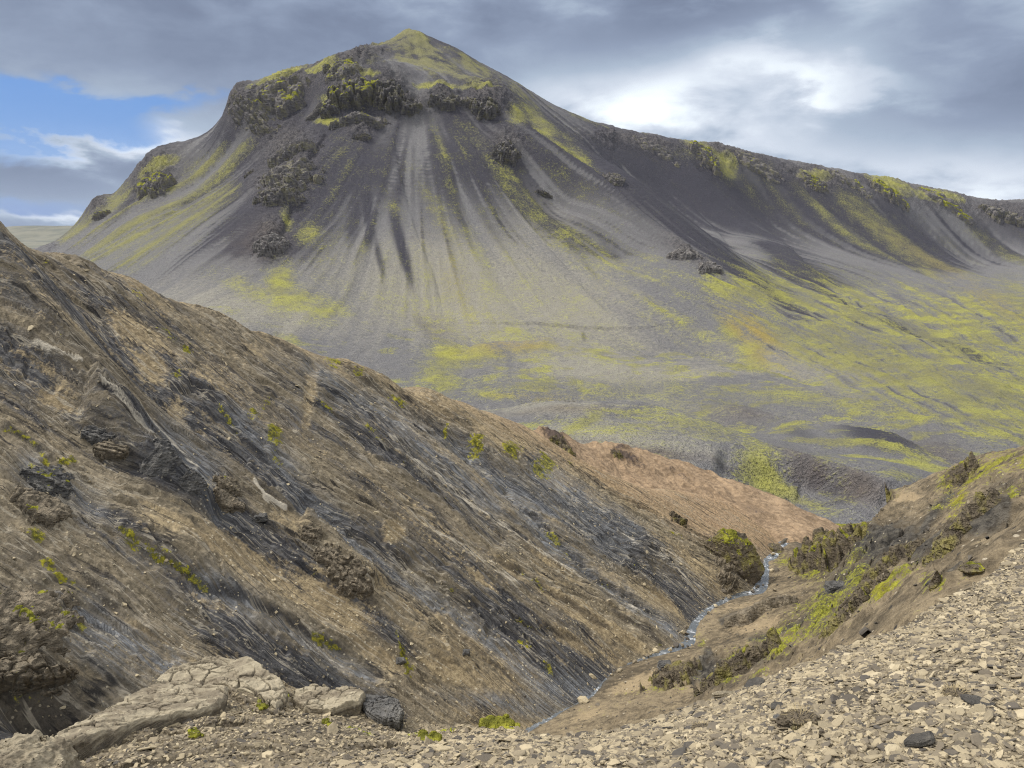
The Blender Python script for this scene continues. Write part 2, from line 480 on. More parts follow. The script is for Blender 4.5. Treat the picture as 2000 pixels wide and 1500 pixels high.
    # colour zones
    n1 = fbm2(X / 45.0, Y / 45.0, 5, 31); n2 = fbm2(X / 12.0, Y / 12.0, 4, 37)
    moss = blobs(px, py, [(545, 555, 36, 62, 0, 1.0), (500, 570, 90, 26, 20, .72), (640, 610, 60, 26, -10, .75), (560, 430, 14, 30, -15, .8), (600, 455, 40, 24, -30, .72), (570, 590, 70, 30, 0, .8),
                          (875, 700, 46, 40, 10, 1.1), (930, 700, 95, 24, -5, .95), (860, 740, 55, 40, 30, 1), (1040, 690, 75, 12, -8, .8), (970, 775, 50, 10, 8, 1.0),
                          (1430, 650, 40, 30, 45, .95), (1470, 690, 60, 40, 60, .95), (1490, 735, 90, 10, 8, 1.15), (1420, 715, 40, 12, 12, .9), (1420, 640, 40, 12, 45, .8),
                          (860, 280, 10, 60, -22, .62), (860, 420, 20, 130, -28, .58), (830, 530, 25, 60, -25, .6), (950, 520, 25, 120, -28, .50), (770, 400, 16, 34, -30, .58), (1000, 600, 120, 60, 20, .50), (1120, 600, 120, 70, 30, .46), (880, 560, 60, 70, 0, .5),
                          (1060, 240, 70, 16, 45, .8), (1010, 230, 26, 30, 30, .8), (1130, 290, 60, 12, 45, .6),
                          (1000, 760, 300, 40, 0, .44), (1300, 770, 300, 40, 5, .52), (1560, 780, 120, 18, 5, .66), (1180, 735, 60, 8, 0, .5),
                          (1800, 700, 240, 40, 25, .62), (1950, 800, 160, 80, 20, .72), (1900, 640, 160, 30, 25, .7), (1600, 600, 160, 20, 36, .5), (1700, 650, 160, 20, 30, .6), (1980, 580, 60, 50, 0, .75), (1800, 520, 130, 14, 35, .62), (1700, 440, 110, 10, 40, .55), (1900, 740, 200, 14, 14, .75),
                          (1380, 850, 150, 18, 12, .64), (1480, 900, 60, 40, 35, .75), (1540, 955, 100, 22, 20, 1.3), (1640, 955, 60, 16, 16, .8), (1600, 895, 60, 10, 16, .8), (1500, 920, 50, 26, 40, .95), (1610, 900, 40, 20, 10, .8), (1640, 930, 30, 24, 20, .55), (1750, 925, 60, 12, 12, .85), (1250, 850, 140, 26, 8, .5), (1140, 830, 60, 12, -18, .75), (1100, 850, 120, 12, 0, .42),
                          (1700, 800, 160, 30, 5, .5), (1760, 860, 60, 12, 10, .4)])
    top = sstep(215, 120, py + (px - 800) * -0.34 * (px > 800)) * (px > 560) * (Y > 855)
    summit = np.clip(poly_mask(px, py, [(690, 92), (800, 60), (1000, 155), (1200, 240), (1330, 262), (1500, 300), (1500, 318), (1300, 285), (1180, 262), (1060, 215), (960, 178), (830, 162), (740, 150), (700, 130)], 14), 0, 1)
    leftgrass = poly_mask(px, py, [(110, 470), (180, 400), (270, 345), (330, 330), (420, 290), (520, 262), (450, 330), (330, 430), (240, 500), (180, 520)], 22)
    leftlow = poly_mask(px, py, [(150, 500), (330, 410), (450, 340), (480, 370), (380, 470), (260, 545)], 30)
    caps = blobs(px, py, [(690, 150, 60, 12, 5), (860, 172, 60, 8, 8), (930, 182, 60, 8, 6), (540, 158, 70, 12, -20), (630, 140, 40, 12, -20), (560, 190, 60, 20, -30, .5), (310, 335, 50, 16, -30), (290, 370, 40, 20, -45, .7), (1370, 290, 60, 12, 30), (1420, 320, 30, 20, 50), (1590, 345, 40, 12, 12), (1740, 362, 60, 16, 20), (1830, 385, 60, 14, 12), (720, 205, 40, 10, 10, .6), (650, 205, 30, 12, 20, .8), (640, 240, 50, 10, 8, .7)])
    escm = blobs(px, py, [(1450, 320, 400, 18, 12, .55)])
    moss = np.maximum.reduce([moss * (0.72 + 0.10 * st + 0.40 * n1), summit * (0.18 + 0.24 * st + .6 * n1 + .5 * n2), leftgrass * (0.48 + 0.24 * st), leftlow * (0.36 + 0.26 * st), caps * (0.8 + .5 * n2), escm * (.7 + .6 * n1)])
    # thin green streaks under the right-hand escarpment
    rw = poly_mask(px, py, [(1330, 300), (1700, 350), (1960, 400), (2100, 560), (2100, 640), (1800, 560), (1560, 470)], 30)
    moss = np.maximum(moss, rw * (0.22 + 0.17 * S[1] + 0.12 * S[2]))
    face = poly_mask(px, py, [(560, 300), (760, 230), (980, 235), (1340, 500), (1500, 700), (1000, 720), (820, 660), (620, 560)], 40)
    moss = np.maximum(moss, ap * (.52 + .17 * ap_s + .2 * n1))
    moss = np.maximum(moss, face * (0.13 + 0.06 * S[1] + 0.07 * S[2] + .07 * S[0] + sstep(350, 650, py) * 0.16))
    moss = np.maximum(moss, (1 - talus) * sstep(-.25, .55, n1 + .9 * n2) * (py > 600) * (.54 + .16 * sstep(1300, 1900, px)))
    moss = moss + .05 - 0.5 * crag * (caps < .4)
    up_ = sstep(660, 330, py)
    dark = (0.22 + .22 * up_ + .05 * S[2]) * talus + 0.08 * st * talus + talus * (.15 * sstep(.3, 2.0, S[1]) + .24 * sstep(.3, 1.5, S[0]) - .20 * sstep(.6, 1.6, -S[0])) * (.55 + .45 * up_) + .26 * ap * np.clip(-ap_s, 0, 2) + .55 * blobs(px, py, [(700, 320, 200, 90, 0, 1), (900, 300, 160, 80, 20, .8), (560, 400, 130, 80, -20, .9), (1380, 380, 230, 60, 26, 1), (1700, 440, 220, 60, 28, 1), (1550, 500, 120, 30, 32, .9), (460, 380, 60, 40, -40, .6), (1960, 480, 120, 60, 20, 1), (440, 250, 60, 60, -40, .6)]) * (.75 + .25 * st)
    dark += blobs(px, py, [(620, 330, 60, 80, 0, .45), (560, 470, 120, 60, -30, .35), (700, 330, 30, 60, 5, .25), (690, 440, 18, 60, 3, .35), (720, 430, 10, 70, -4, .5), (790, 500, 12, 90, -14, .7), (740, 500, 9, 60, -12, .5), (1450, 520, 160, 14, 35, .6), (1540, 510, 80, 24, 30, .55), (1640, 590, 120, 10, 36, .5), (1800, 660, 160, 7, 22, .6), (1720, 862, 120, 30, 14, .75), (1560, 850, 70, 12, 14, .5), (1900, 690, 200, 8, 22, .5), (1250, 560, 12, 120, -40, .3), (1560, 690, 100, 8, 20, .3), (1480, 905, 40, 24, 40, .5), (1590, 920, 80, 22, 20, .5), (1250, 300, 120, 30, 20, .5), (1400, 370, 160, 40, 25, .35), (1750, 450, 160, 40, 25, .3),
                           (830, 640, 50, 30, 40, .6), (1140, 650, 10, 18, -15, .7), (1390, 600, 10, 60, -35, .4), (1260, 650, 10, 60, -40, .45), (1180, 560, 9, 70, -38, .4), (1400, 820, 60, 10, 10, .5), (1330, 700, 70, 8, 20, .3), (250, 400, 60, 10, -40, .4), (640, 170, 30, 30, -40, .4)])
    dark = np.maximum(dark, .5 * summit * sstep(.1, .9, -st - n2))
    dark = dark - 0.20 * sstep(430, 600, py) * (px < 1500) * (Y < 640)
    dark = np.clip(dark, 0, 1)
    tanm = np.clip(blobs(px, py, [(900, 570, 300, 120, 10, .9), (1100, 600, 260, 120, 30, .85), (1150, 725, 300, 40, 0, .6), (1500, 800, 300, 40, 8, .3), (1000, 800, 200, 30, 0, .4), (450, 600, 200, 60, 0, .6), (1600, 720, 300, 60, 10, .5), (600, 620, 140, 50, 0, .6), (1050, 470, 140, 120, 30, .5), (1300, 780, 300, 60, 0, .35), (1200, 860, 200, 40, 5, .55), (450, 560, 120, 40, 0, .3), (1040, 430, 60, 150, -30, .4), (1120, 810, 160, 12, 0, .5)]) + 0.10 * st, 0, 1)
    red = np.clip(blobs(px, py, [(1260, 884, 120, 12, 8, .9), (1570, 908, 60, 22, 20, .7), (1680, 945, 60, 22, 18, .7), (1850, 890, 70, 22, 20, .6), (1450, 812, 70, 14, 10, .5), (500, 480, 60, 40, -20, .35), (850, 640, 40, 24, 30, .4), (1430, 815, 60, 12, 10, .4), (1100, 812, 120, 6, 0, .6)]) * (0.75 + .5 * n2), 0, 1)
    ochre = np.clip(blobs(px, py, [(1000, 685, 80, 18, 0, .9), (1480, 650, 60, 20, 40, .9), (1850, 530, 150, 16, 32, .8), (1060, 775, 100, 10, 0, .6), (1440, 640, 60, 14, 40, .7), (860, 500, 30, 160, -28, .4), (1500, 690, 50, 26, 30, .6)]), 0, 1)
    olive = np.clip(np.maximum.reduce([summit * .8, leftgrass * .6, leftlow * .6, rw * .5, blobs(px, py, [(1780, 640, 120, 10, 28, 1.), (1900, 760, 160, 16, 18, .7), (1440, 790, 100, 20, 5, .7), (1430, 880, 60, 24, 30, .6), (1700, 700, 200, 60, 25, .5)])]), 0, 1)
    G = np.stack([X, Y, Z], -1)
    me = mesh_np('mountain', G, grid_faces(nu, nv), {'moss': np.clip(moss, 0, 1.2), 'dark': dark, 'tanm': tanm, 'rock': np.clip(crag, 0, 1), 'red': red, 'ochre': ochre, 'olive': olive, 'streak': st})
    o = link('mountain', me, M_FAR); tag(o, kind='structure')
    return Surf(G[::2, ::2])
MT = build_mountain()
print('mountain', time.time() - T0)
# ------------------------------------------------------------------ gully: stream line and the hillside opposite
STREAM_PX = [(1112, 1372), (1150, 1352), (1180, 1318), (1195, 1302), (1240, 1284), (1275, 1272), (1310, 1262), (1340, 1250), (1342, 1232), (1352, 1210), (1380, 1184),
             (1412, 1166), (1440, 1157), (1474, 1150), (1484, 1130), (1490, 1108), (1492, 1088), (1520, 1066), (1548, 1048), (1572, 1022)]
O2 = np.array([1.93, 18.0]); T2 = np.array([0.53, 0.848]); S2 = np.array([-0.848, 0.53])
def zt(t): return -11.6 - 0.13 * t
def stream_pt(px, py):
    u, e = ray(px, py)
    k = -8.82 / (e + 0.1545)
    return np.array([u * k, k, e * k])
STREAM = [stream_pt(*p) for p in STREAM_PX]
STREAM = [np.array([-9.5, 7.0, -9.8]), np.array([-5.0, 11.2, -10.5]), np.array([-1.2, 15.0, -11.1])] + STREAM + [STREAM[-1] + np.array([1.2, 1.6, -1.6])]
STREAM = np.array(STREAM)
st_st = (STREAM[:, :2] - O2) @ S2; st_t = (STREAM[:, :2] - O2) @ T2
_o = np.argsort(st_t)
def foot(t): return np.interp(t, st_t[_o], st_st[_o])
SLOPE = 0.65
CREST_PX = [(-260, 330), (-120, 385), (0, 438), (60, 462), (120, 487), (250, 543), (400, 602), (500, 642), (600, 684), (700, 712), (800, 750), (880, 777), (960, 806), (1030, 832),
            (1090, 872), (1130, 903), (1200, 948), (1300, 1000), (1380, 1016), (1440, 1036), (1470, 1075), (1484, 1105)]
def plane_hit(px, py):
    u, e = ray(px, py)
    # e k = zt(t) + SLOPE s ; s, t linear in k
    d = np.array([float(u), 1.0])
    s1, t1 = d @ S2, d @ T2; s0, t0 = -(O2 @ S2), -(O2 @ T2)
    k = (-11.6 - 0.13 * t0 + SLOPE * s0) / (e + 0.13 * t1 - SLOPE * s1)
    return s0 + s1 * k, t0 + t1 * k, k
cr = np.array([plane_hit(*p)[:2] for p in CREST_PX[:-3]] + [(1.3, 16.6), (0.4, 17.8), (-.6, 19.5)])
_oc = np.argsort(cr[:, 1])
def crest_s(t): return np.interp(t, cr[_oc, 1], cr[_oc, 0])
print('crest', [tuple(np.round(c, 1)) for c in cr])

def hill_material():
    m, nt, b = material('hillside_rock_and_sand')
    co = nt.coord('Object'); fl = nt.v('flow')
    na = nt.noise(nt.vscale(fl, (5.0, .45, 1)), 1.0, 4, 0.6, 0.4)
    nb = nt.noise(nt.vscale(fl, (16.0, 1.6, 1)), 1.0, 3, 0.65, 0.3)
    nf = nt.noise(co, 9.0, 4, 0.7); nm = nt.noise(co, 1.1, 4, 0.6); ng = nt.noise(co, 34.0, 2, 0.6)
    crust = nt.mix(nt.step(nt.add(nt.mul(nf, .5), nt.mul(na, .5)), 0.36, 0.62), (0.105, 0.088, 0.062), (0.245, 0.205, 0.145))
    rock = nt.mix(nt.step(nt.add(nt.f('band'), nt.mul(nt.add(na, -.5), .9), nt.mul(nt.add(nf, -.5), .5)), 0.35, 0.62), crust, nt.mix(nt.step(nb, .4, .66), (0.034, 0.034, 0.038), (0.115, 0.112, 0.112)))
    sand = nt.mix(nt.step(nt.add(nt.mul(nm, .5), nt.mul(nf, .5)), 0.36, 0.66), (0.145, 0.112, 0.068), (0.345, 0.275, 0.170))
    sm = nt.step(nt.add(nt.f('sand'), nt.mul(nt.add(na, -0.5), 0.9), nt.mul(nt.add(nf, -0.5), 0.7)), 0.36, 0.66)
    base = nt.mix(sm, rock, sand)
    om = nt.mul(nt.f('orange'), nt.step(nt.add(nf, nt.mul(na, .5)), 0.45, 0.85))
    base = nt.mix(om, base, nt.mix(nt.step(nf, 0.35, 0.65), (0.24, 0.155, 0.09), (0.39, 0.265, 0.16)))
    base = nt.mix(nt.mul(nt.f('wet'), nt.step(nb, 0.25, 0.6)), base, nt.mix(nt.step(nb, 0.42, 0.62), (0.050, 0.053, 0.060), (0.165, 0.172, 0.185)))
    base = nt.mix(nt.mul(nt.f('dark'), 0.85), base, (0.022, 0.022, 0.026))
    pm = nt.step(nt.add(nt.f('pale'), nt.mul(nt.add(nb, -0.5), 1.1), nt.mul(nt.add(na, -0.5), .5)), 0.45, 0.75)
    nc = nt.noise(nt.vscale(fl, (2.6, .16, 1)), 1.0, 5, 0.55, 0.5)
    crk_ = nt.math('ABSOLUTE', nt.add(nc, -0.5))
    base = nt.mix(nt.mul(nt.step(crk_, 0.020, 0.004), nt.step(nm, .42, .56), .85), base, (0.020, 0.019, 0.020))
    nd_ = nt.noise(nt.vscale(fl, (4.5, .30, 1)), 1.0, 4, 0.55, 0.6)
    base = nt.mix(nt.mul(nt.step(nt.math('ABSOLUTE', nt.add(nd_, -0.47)), 0.022, 0.006), nt.step(nm, .58, .46), .6), base, (0.33, 0.295, 0.235))
    base = nt.mix(pm, base, (0.40, 0.36, 0.295))
    # flakes of paler stone lying about
    fk = nt.vor(co, 11.0, 'F1'); fid = nt.vor(co, 11.0, 'F1', out=1)
    sp = nt.new('ShaderNodeSeparateColor'); nt.l.new(fid, sp.inputs[0])
    fm = nt.mul(nt.step(fk, 0.30, 0.20), nt.step(sp.outputs[0], 0.80, 0.84), nt.f('flake'))
    base = nt.mix(fm, base, (0.46, 0.41, 0.31))
    mm = nt.step(nt.add(nt.f('moss'), nt.mul(nt.add(nf, -0.5), 1.2), nt.mul(nt.add(nm, -0.5), 0.5)), 0.42, 0.62)
    base = nt.mix(mm, base, nt.mix(nt.step(nf, 0.40, 0.68), (0.060, 0.060, 0.016), (0.26, 0.235, 0.022)))
    hsv = nt.new('ShaderNodeHueSaturation'); nt.put(hsv.inputs['Color'], base); nt.put(hsv.inputs['Value'], nt.add(0.60, nt.mul(nf, 0.55), nt.mul(ng, 0.25)))
    nt.l.new(hsv.outputs[0], b.inputs['Base Color'])
    nt.put(b.inputs['Roughness'], nt.add(0.92, nt.mul(nt.f('wet'), -0.42)))
    nt.put(b.inputs['Specular IOR Level'], nt.add(0.2, nt.mul(nt.f('wet'), 0.35)))
    bump(nt, b, nt.add(nt.mul(nf, 1.0), nt.mul(nb, 0.9), nt.mul(ng, 0.15)), 0.9, 0.05)
    return m
M_HILL = hill_material()

# ledge lines: dark broken edges with a drop on their lower side (traced along the slope)
LEDGES = [([(222, 1038), (270, 1085), (335, 1122), (400, 1165), (470, 1192), (560, 1225), (640, 1268), (690, 1290)], 1.0),
          ([(500, 975), (530, 1005), (580, 1032)], .5), ([(520, 1090), (600, 1130), (660, 1160)], .5),
          ([(850, 1155), (920, 1195), (1000, 1245), (1060, 1300), (1100, 1335)], .9), ([(740, 1060), (770, 1105), (800, 1125)], .9),
          ([(950, 1215), (1010, 1225), (1080, 1240), (1150, 1265)], .6), ([(960, 1095), (1040, 1140), (1130, 1195), (1210, 1240)], .7),
          ([(1180, 1185), (1250, 1222), (1300, 1262)], .8), ([(600, 815), (680, 862), (760, 905), (830, 960), (900, 1010)], .6),
          ([(900, 870), (960, 940), (1040, 1010), (1120, 1085), (1200, 1140), (1280, 1195), (1330, 1235)], .9),
          ([(370, 800), (420, 840), (480, 905), (540, 950)], .8), ([(80, 720), (160, 765), (240, 840)], .6), ([(640, 725), (720, 770), (790, 815), (850, 835)], .7),
          ([(300, 560), (420, 640), (520, 700), (620, 760)], .5), ([(60, 560), (200, 640), (330, 720)], .5), ([(700, 760), (820, 800), (940, 850)], .5),
          ([(860, 1210), (930, 1275), (1010, 1340)], .7), ([(1100, 1010), (1180, 1075), (1270, 1130), (1370, 1170)], .5), ([(1180, 1010), (1270, 1075), (1380, 1150)], .5),
          ([(0, 850), (60, 880), (120, 950), (140, 1010)], .7), ([(130, 1090), (170, 1150), (240, 1210)], .6)]
WETS = [([(890, 878), (945, 925), (1010, 985), (1080, 1060), (1160, 1120), (1240, 1180), (1320, 1230)], 16, 1.0),
        ([(600, 1010), (700, 1095), (790, 1150), (880, 1200), (960, 1262), (1040, 1320)], 15, .9), ([(400, 1165), (520, 1225), (640, 1290), (720, 1330)], 20, .9),
        ([(180, 1215), (250, 1270), (330, 1320)], 34, 1.0), ([(330, 900), (400, 950), (420, 1000)], 40, .8), ([(470, 870), (560, 960), (640, 1040)], 26, .7),
        ([(620, 760), (760, 850), (860, 930), (960, 1000)], 26, .7), ([(980, 960), (1080, 1000), (1200, 1080)], 30, .8), ([(1060, 930), (1150, 1000), (1230, 1050)], 30, .8),
        ([(60, 930), (90, 1000)], 30, .8), ([(1060, 1330), (1150, 1345)], 26, 1.0), ([(700, 800), (820, 850), (900, 890)], 22, .6), ([(140, 980), (180, 1010)], 30, .7)]
PALES = [([(740, 865), (800, 915), (900, 985), (1000, 1045), (1090, 1100), (1200, 1160), (1300, 1225)], 8, .62), ([(495, 975), (520, 1005), (570, 1028)], 4, 1.0),
         ([(190, 830), (250, 880), (320, 930), (370, 975), (420, 1020)], 10, .62), ([(60, 720), (130, 770), (180, 800)], 4, .72), ([(240, 840), (330, 900), (400, 960)], 8, .7),
         ([(780, 1010), (860, 1070), (940, 1110), (1040, 1165)], 16, .58), ([(1250, 1060), (1310, 1100), (1390, 1160)], 22, .5), ([(1190, 1030), (1300, 1110), (1370, 1165)], 8, .55),
         ([(640, 860), (720, 930), (800, 960)], 8, .5), ([(560, 1250), (640, 1290), (700, 1330)], 10, .45), ([(660, 1140), (760, 1190), (850, 1250)], 8, .5), ([(950, 1250), (1020, 1270), (1080, 1310)], 8, .5)]
FIN = [(165, 815), (205, 850), (260, 900), (320, 950), (372, 985), (425, 1028)]
FIN2 = [(590, 1035), (625, 1070), (665, 1110), (715, 1150), (735, 1175)]

def build_hill():
    nt_, ns1, ns2 = 1150, 560, 70
    t = np.linspace(-15.5, 18.6, nt_)
    sc = crest_s(t)
    v = np.r_[np.linspace(0, 1, ns1), 1 + np.linspace(0, 1, ns2 + 1)[1:]]
    sfoot = foot(t) - 1.2
    Sg = np.where(v[None] <= 1, sfoot[:, None] + (sc - sfoot)[:, None] * v[None], sc[:, None] + 9.0 * np.clip(v[None] - 1, 0, 1) ** 1.3)
    Tg = np.repeat(t[:, None], len(v), 1)
    XY = O2 + Tg[..., None] * T2 + Sg[..., None] * S2
    X, Y = XY[..., 0], XY[..., 1]
    f0 = foot(Tg)
    face = zt(Tg) + SLOPE * (Sg - f0 * np.exp(-np.clip(Sg - f0, 0, None) / 5.0))
    zc = zt(sc)[:, None] + SLOPE * sc[:, None]
    back = zc + 0.10 - 0.42 * (Sg - sc[:, None])
    kk = (0.55 * sstep(24, 14, Tg) + 0.12)
    hmin = np.clip(0.5 + 0.5 * (back - face) / kk, 0, 1)
    Zb = back * (1 - hmin) + face * hmin - kk * hmin * (1 - hmin) + 0.06
    px, py = project(X, Y, Zb)
    front = (v[None] <= 1.03)
    a = 0.39 * Sg + 0.92 * Tg; b = -0.92 * Sg + 0.39 * Tg
    w1 = fbm2(a / 6.0, b / 9.0, 3, 41); w2 = fbm2(a / 1.6, b / 3.0, 3, 43)
    aw = a + 0.8 * w1 + 0.22 * w2
    nlow = fbm2(aw / 2.6, b / 6.5, 4, 45)
    # where dry sand covers the rock
    sandh = blobs(px, py, [(480, 1110, 230, 60, 28, .9), (350, 1060, 120, 50, 20, .8), (640, 1190, 140, 60, 30, .9), (560, 1040, 90, 26, 30, .7), (430, 1200, 120, 30, 25, .6), (360, 1270, 90, 30, 30, .6), (740, 1290, 100, 40, 30, .8),
                           (610, 790, 18, 120, 8, .9), (280, 720, 110, 40, 35, .8), (300, 780, 60, 40, 40, .8), (110, 800, 100, 30, 25, .7), (500, 740, 60, 30, 40, .6), (350, 850, 40, 30, 30, .7), (120, 880, 50, 30, 30, .6),
                           (770, 1070, 26, 30, 60, 1.0), (1000, 1120, 60, 18, 35, .8), (1010, 1300, 90, 24, 32, .95), (900, 1240, 90, 22, 32, .85), (1130, 1200, 120, 24, 30, 1), (1220, 1245, 90, 20, 28, .9), (1280, 1170, 90, 22, 30, .85), (870, 1320, 110, 26, 25, .8), (1000, 1360, 90, 20, 15, .5), (1190, 1130, 70, 18, 30, .8), (1120, 1260, 70, 18, 30, .8),
                           (760, 780, 110, 40, 25, .7), (850, 800, 120, 40, 25, .8), (980, 860, 110, 40, 30, .9), (1090, 930, 70, 40, 40, .9), (1160, 980, 60, 26, 40, .7), (1250, 1030, 70, 20, 30, .6), (940, 1150, 60, 20, 30, .7)])
    band = sstep(3.6, 0.2, sc[:, None] - Sg + 1.2 * nlow) * sstep(-16, -4, Tg)
    sand = np.clip(0.42 + 0.60 * nlow + .12 * w2, 0, 1)
    sand = np.maximum(sand * 0.85, sandh * (0.9 + .35 * nlow)); sand = np.maximum(sand, band * 0.8)
    band_ = np.clip(.45 + .75 * fbm2(aw / 1.5, b / 11.0, 3, 121) + .25 * fbm2(aw / .5, b / 3.0, 2, 123), 0, 1)
    rockm = 1 - sstep(0.35, 0.75, sand)
    relief = 0.30 + 0.70 * rockm
    h = 0.28 * (ridged2(aw / 2.3, b / 20.0, 2, 51) - 0.3) + 0.055 * ridged2(aw / 0.75, b / 7.0, 3, 53) * relief
    h += 0.020 * ridged2(aw / 0.26, b / 1.8, 3, 55) * relief + 0.010 * fbm2(a / 0.12, b / 0.6, 3, 57)
    h += 0.03 * fbm2(X / 0.35, Y / 0.35, 4, 59)
    q = 1.6 * fbm2(aw / 1.1, b / 4.2, 4, 61) + 0.22 * a
    for n_, amp in ((2.6, 0.11), (7.3, 0.045)):
        fr = (q * n_) % 1.0
        h += amp * (np.where(fr < 0.86, fr / 0.86, (1 - fr) / 0.14) - 0.5) * rockm
    # big soft folds
    h += 0.45 * fbm2(aw / 5.0, b / 16.0, 2, 63) * sstep(0.0, 3.0, Sg - f0)
    dark = np.zeros(px.shape); moss = np.zeros(px.shape); wet = np.zeros(px.shape); pale = np.zeros(px.shape)
    wob = 7 * fbm2(a / 0.8, b / 0.8, 3, 65); wob2 = 1.2 * fbm2(a / 0.2, b / 0.2, 2, 66)
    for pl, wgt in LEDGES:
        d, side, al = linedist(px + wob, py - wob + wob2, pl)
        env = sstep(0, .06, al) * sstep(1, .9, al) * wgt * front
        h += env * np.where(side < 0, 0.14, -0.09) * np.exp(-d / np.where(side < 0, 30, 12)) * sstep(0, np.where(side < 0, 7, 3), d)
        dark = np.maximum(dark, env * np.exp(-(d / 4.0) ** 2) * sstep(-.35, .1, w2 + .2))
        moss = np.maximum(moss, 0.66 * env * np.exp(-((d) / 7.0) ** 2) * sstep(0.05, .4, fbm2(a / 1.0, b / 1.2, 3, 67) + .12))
    for pl, wd, wgt in WETS:
        d, side, al = linedist(px + wob, py - wob, pl)
        e_ = wgt * np.exp(-(d / wd) ** 2) * front
        wet = np.maximum(wet, e_); h -= 0.16 * e_
        h += 0.035 * e_ * ridged2(aw / 0.14, b / 1.0, 2, 71)
    for pl, wd, wgt in PALES:
        d, side, al = linedist(px + wob * .6, py - wob * .6 + wob2, pl)
        e_ = wgt * np.exp(-(d / wd) ** 2) * front * sstep(0, .1, al) * sstep(1, .9, al)
        pale = np.maximum(pale, e_); h += 0.10 * e_
    pale = np.maximum(pale, 0.55 * sstep(0.55, 0.95, ridged2(aw / 0.42, b / 5.0, 2, 73)) * rockm * sstep(-.1, .3, fbm2(aw / 3, b / 7, 2, 75)))
    # jutting ribs of rock
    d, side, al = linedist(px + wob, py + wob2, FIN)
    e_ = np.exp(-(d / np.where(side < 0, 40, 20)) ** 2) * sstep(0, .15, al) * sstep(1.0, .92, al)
    h += 0.75 * e_ * (0.7 + .5 * fbm2(a / .5, b / .8, 3, 77)); dark = np.maximum(dark, 0.75 * sstep(8, 26, d) * np.exp(-((d - 26) / 24.0) ** 2) * (side > 0) * sstep(.1, .3, al) * sstep(1, .9, al) * sstep(-.3, .2, w2))  # dark strip below the rib: its shade painted into the colour
    d, side, al = linedist(px + wob, py + wob2, FIN2)
    e_ = np.exp(-(d / np.where(side < 0, 26, 14)) ** 2) * sstep(0, .12, al) * sstep(1.0, .95, al)
    h += 0.35 * e_
    darkb = blobs(px, py, [(90, 1380, 120, 60, 10, 1.0), (40, 1340, 90, 60, 0, .9), (290, 960, 60, 26, 25, .65), (395, 1015, 30, 12, 15, .8), (720, 1190, 22, 9, 30, .9), (110, 1005, 60, 12, -8, .9), (60, 1100, 60, 16, 20, .5), (620, 1330, 60, 30, 30, .55), (830, 820, 60, 16, 32, .45), (1180, 1050, 50, 20, 40, .3)])  # lower left: dark wet rock, with the hollow's shade painted in
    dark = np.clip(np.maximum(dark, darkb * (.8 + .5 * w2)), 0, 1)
    mossb = blobs(px, py, [(135, 920, 26, 14, -30, .95), (60, 930, 30, 10, 0, .6), (70, 1060, 30, 16, 30, .8), (110, 1130, 60, 16, 40, .8), (70, 1225, 30, 16, -40, .9), (125, 1240, 8, 36, -10, .9), (165, 1265, 10, 14, 0, .9), (20, 1300, 50, 16, 0, .9), (60, 1340, 60, 20, 0, .6),
                           (540, 900, 22, 34, -10, .75), (500, 860, 20, 16, 0, .7), (545, 940, 16, 16, 0, .6), (520, 830, 12, 30, 20, .6), (350, 800, 24, 14, 20, .6), (330, 715, 40, 14, 30, .6), (370, 745, 16, 26, 0, .65), (280, 640, 30, 14, 30, .55), (780, 800, 30, 12, 30, .75), (650, 740, 30, 10, 20, .6), (700, 760, 30, 12, 20, .6), (870, 845, 9, 20, 25, .7), (930, 880, 24, 22, 30, .75), (1000, 895, 28, 26, -45, .8), (1062, 920, 28, 34, 20, .85), (1100, 880, 60, 16, 40, .4),
                           (260, 1085, 30, 12, 40, .7), (330, 1110, 24, 10, 40, .6), (790, 1290, 10, 36, -20, .8), (800, 1315, 16, 16, 0, .7), (775, 1250, 8, 18, 0, .5), (690, 1165, 40, 10, 30, .6), (730, 880, 40, 8, 35, .6), (640, 830, 40, 7, 35, .6), (1310, 1040, 30, 12, 20, .7)])
    moss = np.maximum(moss, mossb * (0.9 + .6 * fbm2(a / .35, b / .35, 3, 79)))
    h += 0.07 * np.clip(moss, 0, 1) * (0.6 + .8 * fbm2(X / .16, Y / .16, 2, 80))
    wet = np.clip(np.maximum(wet, blobs(px, py, [(200, 1290, 120, 60, 30, .8), (660, 1330, 80, 30, 20, .6), (1000, 1375, 120, 16, 5, .9), (1060, 1365, 60, 20, 0, .8)])), 0, 1)
    orange = np.clip(band * sstep(2, 14, Tg) * (0.55 + .5 * nlow + .25 * sstep(8, 16, Tg)), 0, 1)
    # hollow under the outcrops at the lower left
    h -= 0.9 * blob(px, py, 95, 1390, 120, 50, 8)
    h *= 1 - 0.6 * sstep(1.0, 1.4, v[None] * np.ones_like(h))
    Z = Zb - .10 * sstep(.7, 0.0, Sg - f0) + h * (0.06 + 0.94 * sstep(0.0, 1.6, Sg - f0)) * (1 - .6 * sstep(1.4, .1, sc[:, None] - Sg))
    # bring the skyline of the slope to its height: raise or lower whole fall lines, nothing at the foot
    wv = sstep(0.02, 1.0, (Sg - f0) / np.maximum(sc[:, None] - f0, .5))
    CX, CY = np.array([c[0] for c in CREST_PX], float), np.array([c[1] for c in CREST_PX], float)
